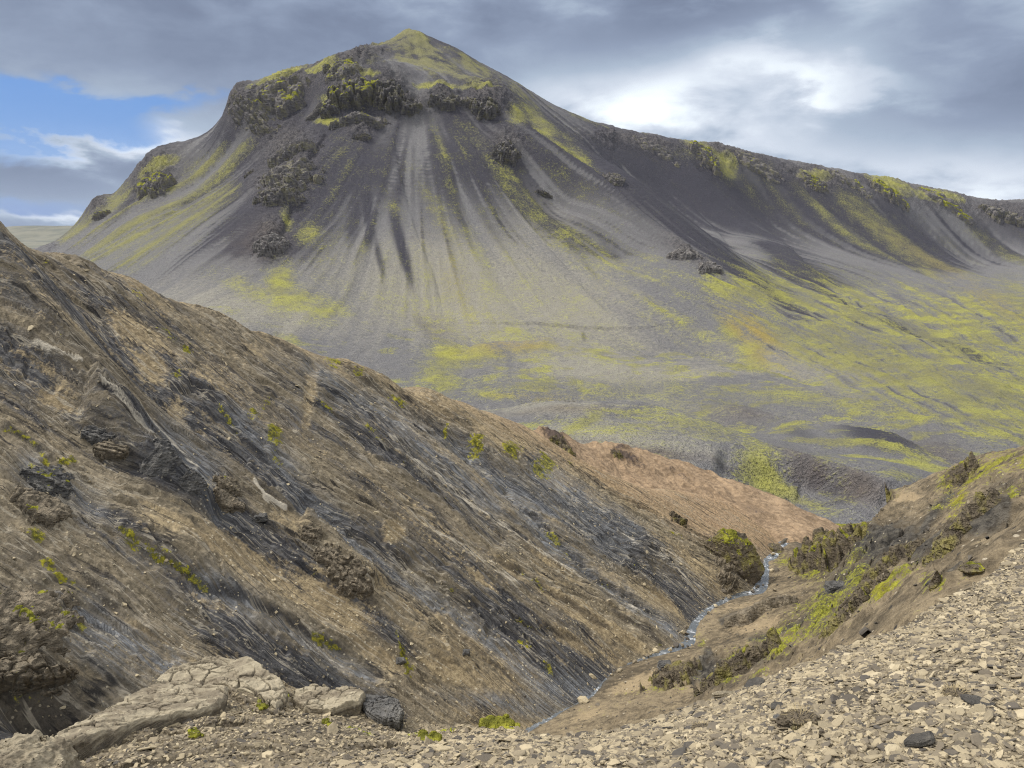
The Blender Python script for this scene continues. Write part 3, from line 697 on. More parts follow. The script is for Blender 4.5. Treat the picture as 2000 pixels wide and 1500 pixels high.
    for it in range(3):
        px, py = project(X, Y, Z)
        cols = px[:, ns1 - 1]
        order = np.argsort(cols)
        sil = np.full(nt_, 0.0)
        bins = np.round(cols / 6).astype(int)
        pb = np.round(px / 6).astype(int)
        lo = pb.min(); top_ = np.full(pb.max() - lo + 1, 1e9)
        np.minimum.at(top_, (pb - lo).ravel(), py.ravel())
        sil = top_[bins - lo]
        ok = np.abs(sil - np.interp(cols, CX, CY)) < 200
        dlt = np.where(ok, sil - np.interp(cols, CX, CY), 0) * Y[:, ns1 - 1] / F
        dlt = dlt * sstep(-260, -120, cols) * sstep(1150, 1060, cols)
        ker = np.exp(-0.5 * (np.arange(-40, 41) / 14.0) ** 2); ker /= ker.sum()
        dlt = np.convolve(np.pad(dlt, 40, mode='edge'), ker, 'valid')
        Z = Z + dlt[:, None] * wv * (v[None] <= 9)
    print('crest shift', np.abs(dlt).max())
    G = np.stack([X, Y, Z], -1)
    me = mesh_np('hillside', G, grid_faces(nt_, len(v))[:, ::-1] if False else grid_faces(nt_, len(v)),
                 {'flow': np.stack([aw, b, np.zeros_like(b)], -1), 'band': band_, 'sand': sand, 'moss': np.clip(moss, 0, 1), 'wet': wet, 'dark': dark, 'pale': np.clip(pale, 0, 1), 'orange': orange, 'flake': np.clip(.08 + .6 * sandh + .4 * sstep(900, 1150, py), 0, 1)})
    o = link('hillside', me, M_HILL); tag(o, kind='structure')
    return Surf(G[:, :ns1])
HL = build_hill()
print('hill', time.time() - T0)

# ------------------------------------------------------------------ orange spur behind the hillside
def build_spur():
    ridge = [(900, 800, 33), (1000, 838, 36), (1060, 843, 38), (1100, 853, 39), (1130, 865, 40), (1190, 868, 41), (1260, 882, 42), (1350, 908, 42), (1450, 945, 41), (1530, 975, 39.6), (1575, 998, 39), (1640, 1030, 38.5), (1750, 1060, 38)]
    c = ridge + [(1120, 900, 36), (1200, 938, 36.5), (1300, 978, 36.3), (1330, 1008, 34.5), (1400, 988, 37.3), (1430, 1034, 34.3), (1500, 1012, 36.8), (1500, 1056, 34.4), (1548, 1052, 34.5), (1560, 1020, 37)]
    f = tps_from(c, (), extra=[(0.08, 30, -11.6), (0.2, 30, -13.2), (.3, 30, -14.6), (.42, 31, -15.2), (0, 30, -10)])
    nu, nv = 460, 300
    u = np.linspace(-0.08, 0.50, nu); y = np.geomspace(29, 52, nv)
    U, Y = np.meshgrid(u, y, indexing='ij'); X = U * Y
    rr = np.array([(float(ray(a_, b_)[0]), k_) for a_, b_, k_ in ridge])
    kc = np.interp(u, rr[:, 0], rr[:, 1])[:, None]
    Yc = np.minimum(Y, kc)
    Zb = f(U, np.log(Yc)) * Yc - .75 * np.clip(Y - kc, 0, None) - .3 * sstep(0, .6, Y - kc)
    px, py = project(X, Y, Zb)
    g = np.gradient(Zb, axis=1)
    h = 0.16 * ridged2((X + .5 * Y) / 1.6 + fbm2(X / 4, Y / 4, 2, 3), (Y - .4 * X) / 7.0, 3, 83) + 0.10 * fbm2(X / .7, Y / .7, 5, 84)
    cl = blobs(px, py, [(1085, 862, 40, 14, 32, 1), (1095, 850, 16, 10, 0, .8), (1225, 900, 60, 14, 25, .8), (1330, 935, 60, 14, 24, .6), (1210, 880, 18, 8, 0, .8)])
    h += cl * (0.35 * ridged2(X / .6, Y / .9, 4, 85) + .1)
    Z = Zb + h
    n = fbm2(X / 2.0, Y / 2.0, 4, 86)
    darkm = np.clip(np.maximum(cl * .9, .45 * sstep(.1, .5, n)), 0, 1)
    m, nt, b = material('orange_earth')
    co = nt.coord('Object')
    nf = nt.noise(co, 4.0, 5, 0.7); nm = nt.noise(co, .7, 3, .6); ng = nt.noise(co, 18, 2, .6)
    base = nt.mix(nt.step(nt.add(nt.mul(nf, .6), nt.mul(nm, .4)), .38, .62), (0.165, 0.115, 0.072), (0.32, 0.228, 0.145))
    base = nt.mix(nt.step(nt.add(nt.f('dark'), nt.mul(nt.add(nf, -.5), 1.5)), .42, .72), base, (0.075, 0.055, 0.045))
    hsv = nt.new('ShaderNodeHueSaturation'); nt.put(hsv.inputs['Color'], base); nt.put(hsv.inputs['Value'], nt.add(.6, nt.mul(ng, .5), nt.mul(nf, .3)))
    nt.l.new(hsv.outputs[0], b.inputs['Base Color'])
    bump(nt, b, nt.add(nf, nt.mul(ng, .4)), .8, .12)
    G = np.stack([X, Y, Z], -1)
    o = link('spur', mesh_np('spur', G, grid_faces(nu, nv), {'dark': darkm}), m); tag(o, kind='structure')
    return Surf(G)
SPR = build_spur()

# ------------------------------------------------------------------ right-hand bank of the gully
def bank_material():
    m, nt, b = material('bank_earth_and_moss')
    co = nt.coord('Object')
    nl = nt.noise(co, .5, 4, .6, .3); nf = nt.noise(co, 5.0, 4, .65); ng = nt.noise(co, 26.0, 3, .65)
    base = nt.mix(nt.step(nt.add(nt.mul(nl, .5), nt.mul(nf, .5)), .38, .62), (0.080, 0.064, 0.043), (0.235, 0.186, 0.120))
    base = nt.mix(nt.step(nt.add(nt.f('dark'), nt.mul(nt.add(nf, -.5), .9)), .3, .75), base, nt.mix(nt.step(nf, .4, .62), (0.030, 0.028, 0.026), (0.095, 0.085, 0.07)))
    base = nt.mix(nt.step(nt.add(nt.f('sand'), nt.mul(nt.add(nf, -.5), .6)), .4, .7), base, (0.29, 0.225, 0.14))
    fk = nt.vor(co, 9.0); fid = nt.vor(co, 9.0, out=1)
    sp = nt.new('ShaderNodeSeparateColor'); nt.l.new(fid, sp.inputs[0])
    base = nt.mix(nt.mul(nt.step(fk, .32, .22), nt.step(sp.outputs[0], .80, .84)), base, (0.05, 0.045, 0.04))
    base = nt.mix(nt.mul(nt.step(fk, .30, .2), nt.step(sp.outputs[1], .90, .93)), base, (0.38, 0.33, 0.25))
    mm = nt.step(nt.add(nt.f('moss'), nt.mul(nt.add(nf, -.5), 1.3), nt.mul(nt.add(ng, -.5), 1.2), nt.mul(nt.add(nl, -.5), .9)), .38, .70)
    mc = nt.mix(nt.step(nt.add(nt.mul(nf, .6), nt.mul(ng, .4)), .38, .64), (0.070, 0.068, 0.014), (0.25, 0.25, 0.032))
    mc = nt.mix(nt.mul(nt.f('ochre'), nt.step(nl, .4, .6), .6), mc, (0.33, 0.29, 0.02))
    base = nt.mix(mm, base, mc)
    hsv = nt.new('ShaderNodeHueSaturation'); nt.put(hsv.inputs['Color'], base); nt.put(hsv.inputs['Value'], nt.add(.5, nt.mul(nf, .45), nt.mul(ng, .55)))
    nt.l.new(hsv.outputs[0], b.inputs['Base Color'])
    bump(nt, b, nt.add(nf, nt.mul(ng, .6)), .9, .09)
    return m
M_BANK = bank_material()
def build_bank():
    ridge = [(1600, 985, 30.5), (1650, 970, 30.5), (1720, 962, 29.5), (1800, 945, 27.5), (1880, 912, 25.5), (1930, 892, 24.5), (2000, 880, 23.5), (2100, 868, 22.5), (2250, 850, 21)]
    c = [(1235, 1306, 18.75), (1195, 1345, 17.5), (1128, 1392, 16.6), (1300, 1345, 16.2), (1295, 1285, 17.8), (1330, 1274, 19.2), (1420, 1266, 16.4), (1500, 1256, 15.3), (1372, 1345, 15.2), (1450, 1312, 14.5), (1550, 1272, 12.8),
         (1450, 1168, 24.2), (1400, 1196, 23.2), (1368, 1236, 21.3), (1450, 1220, 19.5), (1550, 1152, 21.8), (1560, 1200, 18), (1470, 1244, 17.2), (1620, 1132, 19.6), (1700, 1150, 13), (1640, 1195, 12.4), (1800, 1100, 10), (1850, 1128, 7.5),
         (1760, 1080, 15.2), (1700, 1060, 19), (1650, 1020, 24.6), (1590, 1010, 29.8), (1575, 1130, 25.6), (1640, 1118, 22.5), (1520, 1125, 28.0), (1535, 1085, 31.2), (1560, 1060, 33.5),
         (1780, 1020, 21), (1720, 1000, 26), (1850, 975, 22), (1900, 960, 19.4), (2000, 940, 17), (1850, 1005, 18.5), (1950, 1000, 14.6), (2000, 1005, 12.4), (1900, 1045, 12), (2000, 1025, 8.6), (1780, 1060, 16.5), (1840, 1040, 15), (1640, 1240, 10.2), (1750, 1188, 9), (1500, 1300, 12.6), (1400, 1350, 13.8), (1300, 1382, 14.8), (1200, 1406, 15.4), (1700, 1215, 9.6), (1570, 1272, 11.6)]
    pts_extra = []
    for i, p in enumerate(STREAM):
        pts_extra.append((p[0] / p[1], p[1], p[2] - .02))
        if i % 2 == 0:
            nx = p[:2] + S2 * 2.2; pts_extra.append((nx[0] / nx[1], nx[1], p[2] - .9))
            nx = p[:2] + S2 * 5; pts_extra.append((nx[0] / nx[1], nx[1], p[2] - 2.0))
    pts_extra += [(0, 8, -8.2), (0.02, 11.5, -9.6), (.3, 7.5, -5.6), (.6, 4.6, -3.6), (-.3, 9, -9.6), (-.55, 7, -8.9), (.85, 6, -2.6), (.85, 12, -3.8), (.95, 20, -5), (.2, 11, -8.0), (.15, 5, -5.8), (-.3, 5.5, -7.5), (.4, 45, -17), (.7, 36, -14), (.9, 34, -12)]
    f = tps_from(c, ridge, back=0.2, drop=0.10, extra=pts_extra)
    nu, nv = 1150, 560
    u = np.linspace(-0.8, 0.9, nu); u = np.interp(np.linspace(0, 1, nu), [0, .18, 1], [-.8, -.02, .9])
    y = np.geomspace(4.2, 44, nv)
    U, Y = np.meshgrid(u, y, indexing='ij'); X = U * Y
    Zb = f(U, np.log(Y)) * Y
    # keep the bank out of the hillside: beyond the stream line it dives
    Sg = (X - O2[0]) * S2[0] + (Y - O2[1]) * S2[1]; Tg = (X - O2[0]) * T2[0] + (Y - O2[1]) * T2[1]
    f0 = foot(Tg)
    over = np.clip(Sg - f0 - 0.15, 0, None)
    Zb = np.where(over > 0, np.minimum(Zb, zt(Tg) - 0.10 - 0.25 * over), Zb)
    bd = np.clip(f0 - Sg, 0, None)
    cap = zt(Tg) - .02 + .30 * bd + .03 * bd ** 2
    Zb = np.where((bd > 0) & (bd < 4.5), np.minimum(Zb, cap), Zb)
    px, py = project(X, Y, Zb)
    wv = fbm2(X / 3, Y / 3, 3, 90)
    h = 0.20 * fbm2(X / 1.3, Y / 1.3, 5, 91) + 0.07 * ridged2(X / .55 + wv, Y / .8, 3, 92) + 0.03 * fbm2(X / .18, Y / .18, 3, 93)
    # undercut, scalloped faces
    SC_ = blobs(px, py, [(1400, 1310, 50, 40, 0, 1), (1310, 1320, 40, 26, 0, .7), (1290, 1300, 30, 20, 0, .6), (1500, 1290, 80, 24, -12, .8), (1640, 1080, 80, 60, -30, .8), (1720, 1080, 60, 40, 0, .8), (1850, 1060, 100, 18, -24, .9), (1950, 1020, 60, 14, -20, .8)])
    h += SC_ * (0.26 * ridged2(X / .7 + .4 * wv, Y / .9, 3, 94) + .14 * fbm2(X / .3, Y / .3, 3, 95))
    lines = [([(1395, 1268), (1365, 1305), (1345, 1350)], .5), ([(1300, 1290), (1280, 1330)], .3), ([(1640, 1180), (1560, 1235), (1450, 1262)], .2), ([(1700, 1100), (1650, 1150), (1590, 1190)], .3),
             ([(1990, 1010), (1900, 1050), (1830, 1080), (1760, 1110)], .5), ([(1870, 960), (1820, 1010), (1780, 1060)], .35), ([(1400, 1215), (1450, 1195), (1490, 1190)], .12), ([(1830, 1140), (1880, 1110)], .3)]
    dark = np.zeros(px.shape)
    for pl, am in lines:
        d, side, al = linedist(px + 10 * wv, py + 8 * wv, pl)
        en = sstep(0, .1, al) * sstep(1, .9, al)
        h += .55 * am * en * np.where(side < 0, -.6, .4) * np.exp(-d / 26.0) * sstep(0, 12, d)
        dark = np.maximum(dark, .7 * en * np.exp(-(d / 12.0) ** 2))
    near = sstep(.35, 3.0, f0 - Sg)
    Z = Zb + h * (.12 + .88 * near) - .10 * (1 - near)
    n2 = fbm2(X / .9, Y / .9, 4, 96)
    moss = blobs(px, py, [(1610, 990, 70, 22, -20, 1.3), (1680, 975, 60, 18, -10, 1.2), (1640, 1050, 60, 50, -20, .85), (1600, 1100, 50, 40, -20, .9), (1660, 1100, 50, 30, -10, .6), (1850, 950, 30, 18, -30, 1.0), (1900, 930, 70, 24, -20, .8), (1980, 905, 60, 22, 0, .75), (1870, 985, 20, 40, 20, .8), (1920, 1010, 60, 14, -20, .75), (1970, 975, 40, 24, -20, .7), (1830, 1000, 20, 14, 0, .5),
                          (1440, 1300, 30, 26, 0, .8), (1510, 1285, 40, 20, -12, .95), (1590, 1240, 60, 20, -25, .9), (1660, 1190, 70, 16, -32, .9), (1720, 1165, 50, 16, -20, .75), (1760, 1130, 60, 12, -30, .7), (1600, 1200, 90, 40, -30, .72), (1540, 1240, 80, 24, -20, .7), (1680, 1140, 60, 30, -30, .7), (1300, 1340, 30, 16, 0, .6), (1420, 1345, 30, 8, -20, .8), (1555, 1185, 20, 6, -10, .6), (1370, 1250, 12, 16, 0, .6), (1220, 1330, 20, 8, 0, .4), (1230, 1350, 40, 6, -5, .4), (1530, 1090, 22, 16, 0, .6), (1480, 1330, 30, 8, -25, .8), (1820, 1150, 30, 14, 0, .9), (1680, 1150, 40, 20, 0, .6), (1350, 1320, 20, 20, 0, .3)])
    moss = moss * (.74 + .9 * n2) + .07
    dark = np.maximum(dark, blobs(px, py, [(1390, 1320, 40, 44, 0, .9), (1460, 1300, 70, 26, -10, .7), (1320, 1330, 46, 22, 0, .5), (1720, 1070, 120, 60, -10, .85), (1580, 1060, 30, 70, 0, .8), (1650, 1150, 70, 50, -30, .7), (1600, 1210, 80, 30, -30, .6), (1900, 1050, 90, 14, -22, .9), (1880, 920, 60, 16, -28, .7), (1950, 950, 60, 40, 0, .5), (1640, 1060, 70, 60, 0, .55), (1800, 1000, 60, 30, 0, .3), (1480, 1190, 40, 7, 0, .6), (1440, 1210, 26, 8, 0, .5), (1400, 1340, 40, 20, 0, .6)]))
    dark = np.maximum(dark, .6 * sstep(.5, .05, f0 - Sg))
    sand = blobs(px, py, [(1760, 975, 60, 12, -6, .9), (1250, 1330, 90, 26, -15, .8), (1450, 1180, 90, 20, -6, .6), (1480, 1225, 90, 20, -10, .7), (1150, 1390, 60, 20, -20, .7), (1400, 1290, 30, 10, 0, .4), (1800, 1110, 30, 8, -20, .6), (1960, 950, 40, 8, 0, .5)])
    ochre = blobs(px, py, [(1890, 990, 60, 60, 0, .9), (1720, 1165, 40, 14, -20, .5), (1600, 1100, 60, 60, 0, .4), (1960, 920, 60, 30, 0, .5), (1510, 1290, 60, 20, 0, .6)])
    rocky = np.clip(SC_ + .8 * sstep(.25, .7, dark), 0, 1) * near
    q_ = Zb * 1.9 + .8 * fbm2(X / 1.8, Y / 2.2, 3, 141) + .25 * fbm2(X / .4, Y / .4, 2, 142)
    fr_ = q_ % 1.0
    Z = Z + rocky * .24 * (np.where(fr_ < .25, fr_ / .25, 1 - .35 * (fr_ - .25) / .75) - .8)
    Z = Z + .10 * near * ridged2(X / 1.1 + wv, Y / 1.6, 3, 98) * sstep(20, 8, bd)
    h2 = .10 * np.clip(moss, 0, 1) * ridged2(X / .22, Y / .22, 2, 97)
    Z = Z + h2
    G = np.stack([X, Y, Z], -1)
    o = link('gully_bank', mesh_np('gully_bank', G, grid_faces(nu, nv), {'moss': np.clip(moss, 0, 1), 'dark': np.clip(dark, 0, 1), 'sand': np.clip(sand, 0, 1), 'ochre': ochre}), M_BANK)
    tag(o, kind='structure')
    return Surf(G)
BK = build_bank()
print('bank', time.time() - T0)

# ------------------------------------------------------------------ the stream
def build_stream():
    n = 900
    seg = np.r_[0, np.cumsum(np.linalg.norm(np.diff(STREAM[:, :2], axis=0), axis=1))]
    s = np.linspace(0, seg[-1], n)
    C = np.stack([np.interp(s, seg, STREAM[:, i]) for i in range(3)], -1)
    C[:, :2] = np.stack([blur(np.r_[C[:, i], C[::-1, i]][:, None], 5, 0.001)[:n, 0] for i in range(2)], -1)
    tan = np.gradient(C[:, :2], axis=0); tan /= np.linalg.norm(tan, axis=1)[:, None]
    nrm = np.stack([-tan[:, 1], tan[:, 0]], -1)
    w = 0.42 + 0.07 * perlin2(s / 1.3, s * 0, 5) + 0.10 * perlin2(s / .5, s * 0, 6)
    w = np.clip(w, .2, .6)
    c = np.linspace(-1, 1, 13)
    off = c[None] * w[:, None] + 0.05 * perlin2(s / .3, s * 0, 8)[:, None]
    X = C[:, 0:1] + nrm[:, 0:1] * off; Y = C[:, 1:2] + nrm[:, 1:2] * off
    Z = C[:, 2:3] - 0.06 + 0.03 * fbm2(X / .12, Y / .12, 3, 4) - .05 * c[None] ** 2
    m, nt, b = material('running_water')
    co = nt.coord('Object')
    nf = nt.noise(co, 7, 4, .7); n2 = nt.noise(co, 2.0, 3, .6)
    foam = nt.step(nt.add(nt.mul(nf, .7), nt.mul(n2, .45)), .585, .72)
    nt.put(b.inputs['Base Color'], nt.mix(foam, (0.085, 0.095, 0.105), (0.50, 0.52, 0.55)))
    nt.put(b.inputs['Roughness'], nt.add(.12, nt.mul(foam, .5)))
    b.inputs['Specular IOR Level'].default_value = .6
    bump(nt, b, nf, .6, .05)
    G = np.stack([X, Y, Z], -1)
    o = link('stream', mesh_np('stream', G, grid_faces(n, 13)[:, ::-1]), m); tag(o, kind='structure')
build_stream()
# ------------------------------------------------------------------ foreground: scree shoulder we stand on
FC_PX = [(-500, 1520, 2.6), (-100, 1540, 2.9), (60, 1500, 3.0), (110, 1452, 3.4), (200, 1400, 3.9), (310, 1345, 4.4), (430, 1310, 4.9), (560, 1330, 4.9), (610, 1350, 4.9), (690, 1350, 4.9), (770, 1378, 4.7), (790, 1405, 4.6), (900, 1402, 4.7), (1000, 1412, 4.5), (1100, 1426, 4.35), (1200, 1418, 4.3),
         (1280, 1394, 4.35), (1360, 1368, 4.4), (1440, 1340, 4.5), (1500, 1320, 4.55), (1600, 1276, 4.7), (1700, 1238, 4.85), (1750, 1220, 5.0), (1850, 1162, 5.3), (1925, 1122, 5.6), (2000, 1052, 6.1), (2120, 975, 6.5), (2300, 900, 7.0)]
FR = np.array([(float(ray(a, b)[0]), k) for a, b, k in FC_PX])
def fc_k(u): return np.interp(u, FR[:, 0], FR[:, 1])
def fore_material():
    m, nt, b = material('gritty_scree_ground')
    co = nt.coord('Object')
    v1 = nt.new('ShaderNodeTexVoronoi'); nt.l.new(co, v1.inputs['Vector']); v1.inputs['Scale'].default_value = 48
    sp = nt.new('ShaderNodeSeparateColor'); nt.l.new(v1.outputs['Color'], sp.inputs[0])
    nf = nt.noise(co, 14, 5, .7); nl = nt.noise(co, 2.2, 4, .6); ng = nt.noise(co, 120, 2, .6)
    base = nt.mix(nt.step(nt.add(nt.mul(nl, .6), nt.mul(nf, .4)), .36, .64), (0.075, 0.062, 0.045), (0.225, 0.185, 0.125))
    base = nt.mix(nt.mul(nt.step(v1.outputs['Distance'], .45, .2), nt.step(sp.outputs[0], .45, .5)), base, nt.mix(sp.outputs[1], (0.13, 0.11, 0.085), (0.42, 0.36, 0.25)))
    base = nt.mix(nt.mul(nt.f('dark'), .8), base, (0.05, 0.045, 0.04))
    mm = nt.step(nt.add(nt.f('moss'), nt.mul(nt.add(nf, -.5), 1.3), nt.mul(nt.add(nl, -.5), .5)), .42, .62)
    base = nt.mix(mm, base, nt.mix(nt.step(nf, .4, .65), (0.085, 0.09, 0.012), (0.31, 0.33, 0.02)))
    hsv = nt.new('ShaderNodeHueSaturation'); nt.put(hsv.inputs['Color'], base); nt.put(hsv.inputs['Value'], nt.add(.5, nt.mul(nf, .55), nt.mul(ng, .45)))
    nt.l.new(hsv.outputs[0], b.inputs['Base Color'])
    bump(nt, b, nt.add(nt.mul(v1.outputs['Distance'], -.5), nf, nt.mul(ng, .3)), .9, .02)
    return m
M_FORE = fore_material()
def fore_base():
    c = [(p[0], p[1], p[2]) for p in FC_PX] + [(2000, 1250, 3.6), (2000, 1500, 2.45), (1600, 1350, 3.6), (1600, 1500, 2.6), (1200, 1500, 2.8), (1200, 1455, 3.4), (800, 1500, 2.9), (800, 1450, 3.6), (400, 1500, 3.0), (400, 1425, 3.6), (600, 1415, 4.0), (560, 1380, 4.4), (1000, 1450, 3.5)]
    ex = [(u_, 1.4, -1.72 - .12 * abs(u_ - .3)) for u_ in (-.8, -.4, 0, .4, .8)]
    return tps_from(c, (), extra=ex)
_fb = fore_base()
def build_fore():
    nu, nv = 1300, 520
    u = np.linspace(-0.80, 0.86, nu)
    v = np.r_[np.linspace(0, 1, 430), 1 + np.linspace(0, 1, nv - 430 + 1)[1:]]
    kc = fc_k(u); kc = kc + 0.10 * perlin2(u * 14, u * 0, 3) + .05 * perlin2(u * 45, u * 0, 7)
    Y = np.where(v[None] <= 1, 1.4 + (kc[:, None] - 1.4) * v[None], kc[:, None] + 2.2 * np.clip(v[None] - 1, 0, 1) ** 1.25)
    U = np.repeat(u[:, None], nv, 1); X = U * Y
    Zb = _fb(U, np.log(np.minimum(Y, kc[:, None]))) * np.minimum(Y, kc[:, None])
    over = np.clip(Y - kc[:, None], 0, None)
    Zb = Zb - .035 * sstep(-.8, 0, Y - kc[:, None]) - 1.15 * over - .25 * sstep(0, .25, over)
    px, py = project(X, Y, Zb)
    left = sstep(1050, 700, px)
    h = 0.05 * fbm2(X / .5, Y / .5, 4, 101) + 0.018 * fbm2(X / .09, Y / .09, 4, 103) + .004 * fbm2(X / .02, Y / .02, 2, 104)
    e1, c1 = voronoi2(X / .20 + .5 * fbm2(X / .2, Y / .2, 2, 105), Y / .13, 3)
    h += left * (.045 * (c1 - .5) * sstep(0, .2, e1) - .03 * sstep(.10, 0, e1)) * sstep(-.2, .3, fbm2(X / .6, Y / .6, 2, 106) + .1)
    moss = blobs(px, py, [(970, 1414, 40, 6, 0, 1.0), (830, 1440, 60, 8, 5, .7), (880, 1425, 40, 5, 0, .6), (640, 1410, 10, 18, 0, .8), (690, 1425, 16, 8, 0, .8), (380, 1437, 16, 10, 0, .9), (510, 1375, 14, 20, -20, .6), (1020, 1420, 40, 5, 0, .7), (560, 1360, 10, 12, 0, .5), (1130, 1390, 30, 5, 0, .5), (720, 1440, 20, 5, 0, .7), (2000, 1010, 30, 6, 0, .3)])
    dark = blobs(px, py, [(600, 1440, 80, 20, 0, .3), (700, 1380, 60, 20, 10, .5), (130, 1440, 20, 40, 20, .8), (300, 1470, 100, 10, 0, .3), (1900, 1060, 80, 30, -25, .35), (1980, 1200, 30, 120, 0, .3)]) * (.8 + .6 * fbm2(X / .2, Y / .2, 3, 108))
    h += .018 * np.clip(moss, 0, 1) * (1 + fbm2(X / .03, Y / .03, 2, 109))
    Z = Zb + h
    G = np.stack([X, Y, Z], -1)
    o = link('scree_slope', mesh_np('scree_slope', G, grid_faces(nu, nv), {'moss': np.clip(moss, 0, 1), 'dark': np.clip(dark, 0, 1)}), M_FORE)
    tag(o, kind='structure')
    s = Surf(G[:, :430]); s.u = u; s.kc = kc; s.Zb = Z
    return s
FG = build_fore()
print('fore', time.time() - T0)

# ------------------------------------------------------------------ stones
def stone_material(name, attr):
    m, nt, b = material(name)
    co = nt.coord('Object')
    if attr: tone = nt.f('tone')
    else: tone = nt.new('ShaderNodeObjectInfo').outputs['Random']
    nf = nt.noise(co, 38, 4, .65); nl = nt.noise(co, 9, 3, .6)
    ramp = nt.new('ShaderNodeValToRGB'); e = ramp.color_ramp.elements
    e[0].position = 0; e[0].color = (.060, .056, .052, 1); e[1].position = 1; e[1].color = (.44, .375, .26, 1)
    for p, c in ((.16, (.095, .083, .070)), (.36, (.17, .142, .104)), (.66, (.275, .23, .156)), (.88, (.36, .30, .20))):
        x = e.new(p); x.color = (*c, 1)
    nt.put(ramp.inputs[0], tone)
    hsv = nt.new('ShaderNodeHueSaturation'); nt.put(hsv.inputs['Color'], ramp.outputs[0]); nt.put(hsv.inputs['Value'], nt.add(.62, nt.mul(nf, .42), nt.mul(nl, .36)))
    nt.l.new(hsv.outputs[0], b.inputs['Base Color'])
    bump(nt, b, nt.add(nf, nl), .55, .012)
    return m
M_STONES = stone_material('slate_chips', True)
M_STONE1 = stone_material('slate_stone', False)
def stone_proto(r, flat, nseg=8, rough=.22):
    """a flat broken slate: ring outlines at four heights plus caps"""
    a = np.sort((np.arange(nseg) + r.uniform(-.33, .33, nseg)) / nseg * 2 * np.pi)
    rad = 1 + r.uniform(-rough, rough, nseg)
    asp = r.uniform(.5, .9)
    ox, oy = rad * np.cos(a), rad * np.sin(a) * asp
    rings = []
    tilt = r.uniform(-.25, .25, 2)
    for zz, sc in ((-1, .80), (-.35, 1.0), (.45, .97), (1.0, .80)):
        s = sc + r.uniform(-.05, .05, nseg)
        rings.append(np.stack([ox * s, oy * s, np.full(nseg, zz * flat) + (tilt[0] * ox + tilt[1] * oy) * flat * (zz > 0) + r.uniform(-.12, .12, nseg) * flat], -1))
    V = np.concatenate(rings + [np.array([[0, 0, flat * 1.05]])])
    Q = []
    for k in range(3):
        for i in range(nseg):
            j = (i + 1) % nseg
            Q.append((k * nseg + i, k * nseg + j, (k + 1) * nseg + j, (k + 1) * nseg + i))
    T = [(3 * nseg + i, 3 * nseg + (i + 1) % nseg, 4 * nseg) for i in range(nseg)]
    return V, np.array(Q), np.array(T)
def frames(N, yaw):
    """orthonormal frames with z along N"""
    x = np.stack([np.cos(yaw), np.sin(yaw), np.zeros_like(yaw)], -1)
    x -= (x * N).sum(-1, keepdims=True) * N; x /= np.linalg.norm(x, axis=-1, keepdims=True)
    y = np.cross(N, x)
    return np.stack([x, y, N], -1)      # columns
def scatter_mesh(name, pos, N, size, tone, protos, tilt=.2, sink=.25, seed=1):
    r = np.random.default_rng(seed)
    N = N + r.normal(size=N.shape) * tilt; N /= np.linalg.norm(N, axis=-1, keepdims=True)
    Fm = frames(N, r.uniform(0, 2 * np.pi, len(pos)))
    which = r.integers(0, len(protos), len(pos))
    VV, QQ, TT, TN = [], [], [], []; base = 0
    for k, (V, Q, T) in enumerate(protos):
        m = which == k
        if not m.any(): continue
        W = np.einsum('nij,vj->nvi', Fm[m], V) * size[m][:, None, None] + pos[m][:, None] + N[m][:, None] * (size[m] * V[:, 2].max() * (1 - 2 * sink))[:, None, None]
        n, nv = W.shape[:2]
        off = base + np.arange(n)[:, None, None] * nv
        VV.append(W.reshape(-1, 3)); QQ.append((Q[None] + off).reshape(-1, 4)); TT.append((T[None] + off).reshape(-1, 3))
        TN.append(np.repeat(tone[m], nv)); base += n * nv
    return mesh_np(name, np.concatenate(VV), [np.concatenate(QQ), np.concatenate(TT)], {'tone': np.concatenate(TN)}, smooth=False)
PROTOS = [stone_proto(rng, rng.uniform(.07, .17), int(rng.integers(6, 9))) for _ in range(24)]
CHIPS = [stone_proto(rng, rng.uniform(.14, .34), int(rng.integers(4, 6)), .3) for _ in range(14)]

def fore_points(n, r, umin, umax, dens):
    """random points on the foreground, uniform in area, thinned by dens(px,py)"""
    u = FG.u; P_ = FG.P
    A = np.linalg.norm(np.cross(P_[1:, :-1] - P_[:-1, :-1], P_[:-1, 1:] - P_[:-1, :-1]), axis=-1)
    pxm, pym = FG.px[:-1, :-1], FG.py[:-1, :-1]
    um = np.repeat(u[:-1, None], A.shape[1], 1)
    A = A * (um > umin) * (um < umax) * dens(pxm, pym)
    cdf = np.cumsum(A.ravel()); k = np.searchsorted(cdf, r.random(n) * cdf[-1])
    i, j = np.unravel_index(np.minimum(k, A.size - 1), A.shape)
    f, g = r.random(n)[:, None], r.random(n)[:, None]
    pos = P_[i, j] * (1 - f) * (1 - g) + P_[i + 1, j] * f * (1 - g) + P_[i, j + 1] * (1 - f) * g + P_[i + 1, j + 1] * f * g
    return pos, FG.N[i, j]
def dens_scree(px, py):
    # full cover right of the line where the scree begins, thin rubble to the left of it
    edge = 1000 - (1400 - py) * -0.9
    d = sstep(-260, 120, px - (1130 - (py - 1380) * 2.6))
    patch_ = .25 + .75 * sstep(-.35, .15, fbm2(px / 120, py / 45, 3, 131))
    return np.clip(d * patch_, 0.05, 1)
r1 = np.random.default_rng(21)
smooth_N = lambda N: (lambda M: M / np.linalg.norm(M, axis=-1, keepdims=True))(N + np.array([0, 0, .6]))
pos, N = fore_points(76000, r1, -.75, .84, dens_scree)
size = np.clip(np.exp(r1.normal(math.log(.0115), .50, len(pos))), .005, .046)
tone = np.clip(r1.beta(1.6, 1.45, len(pos)), 0, 1)
me = scatter_mesh('scree', pos, smooth_N(N), size, tone, PROTOS, .24, .30, 3)
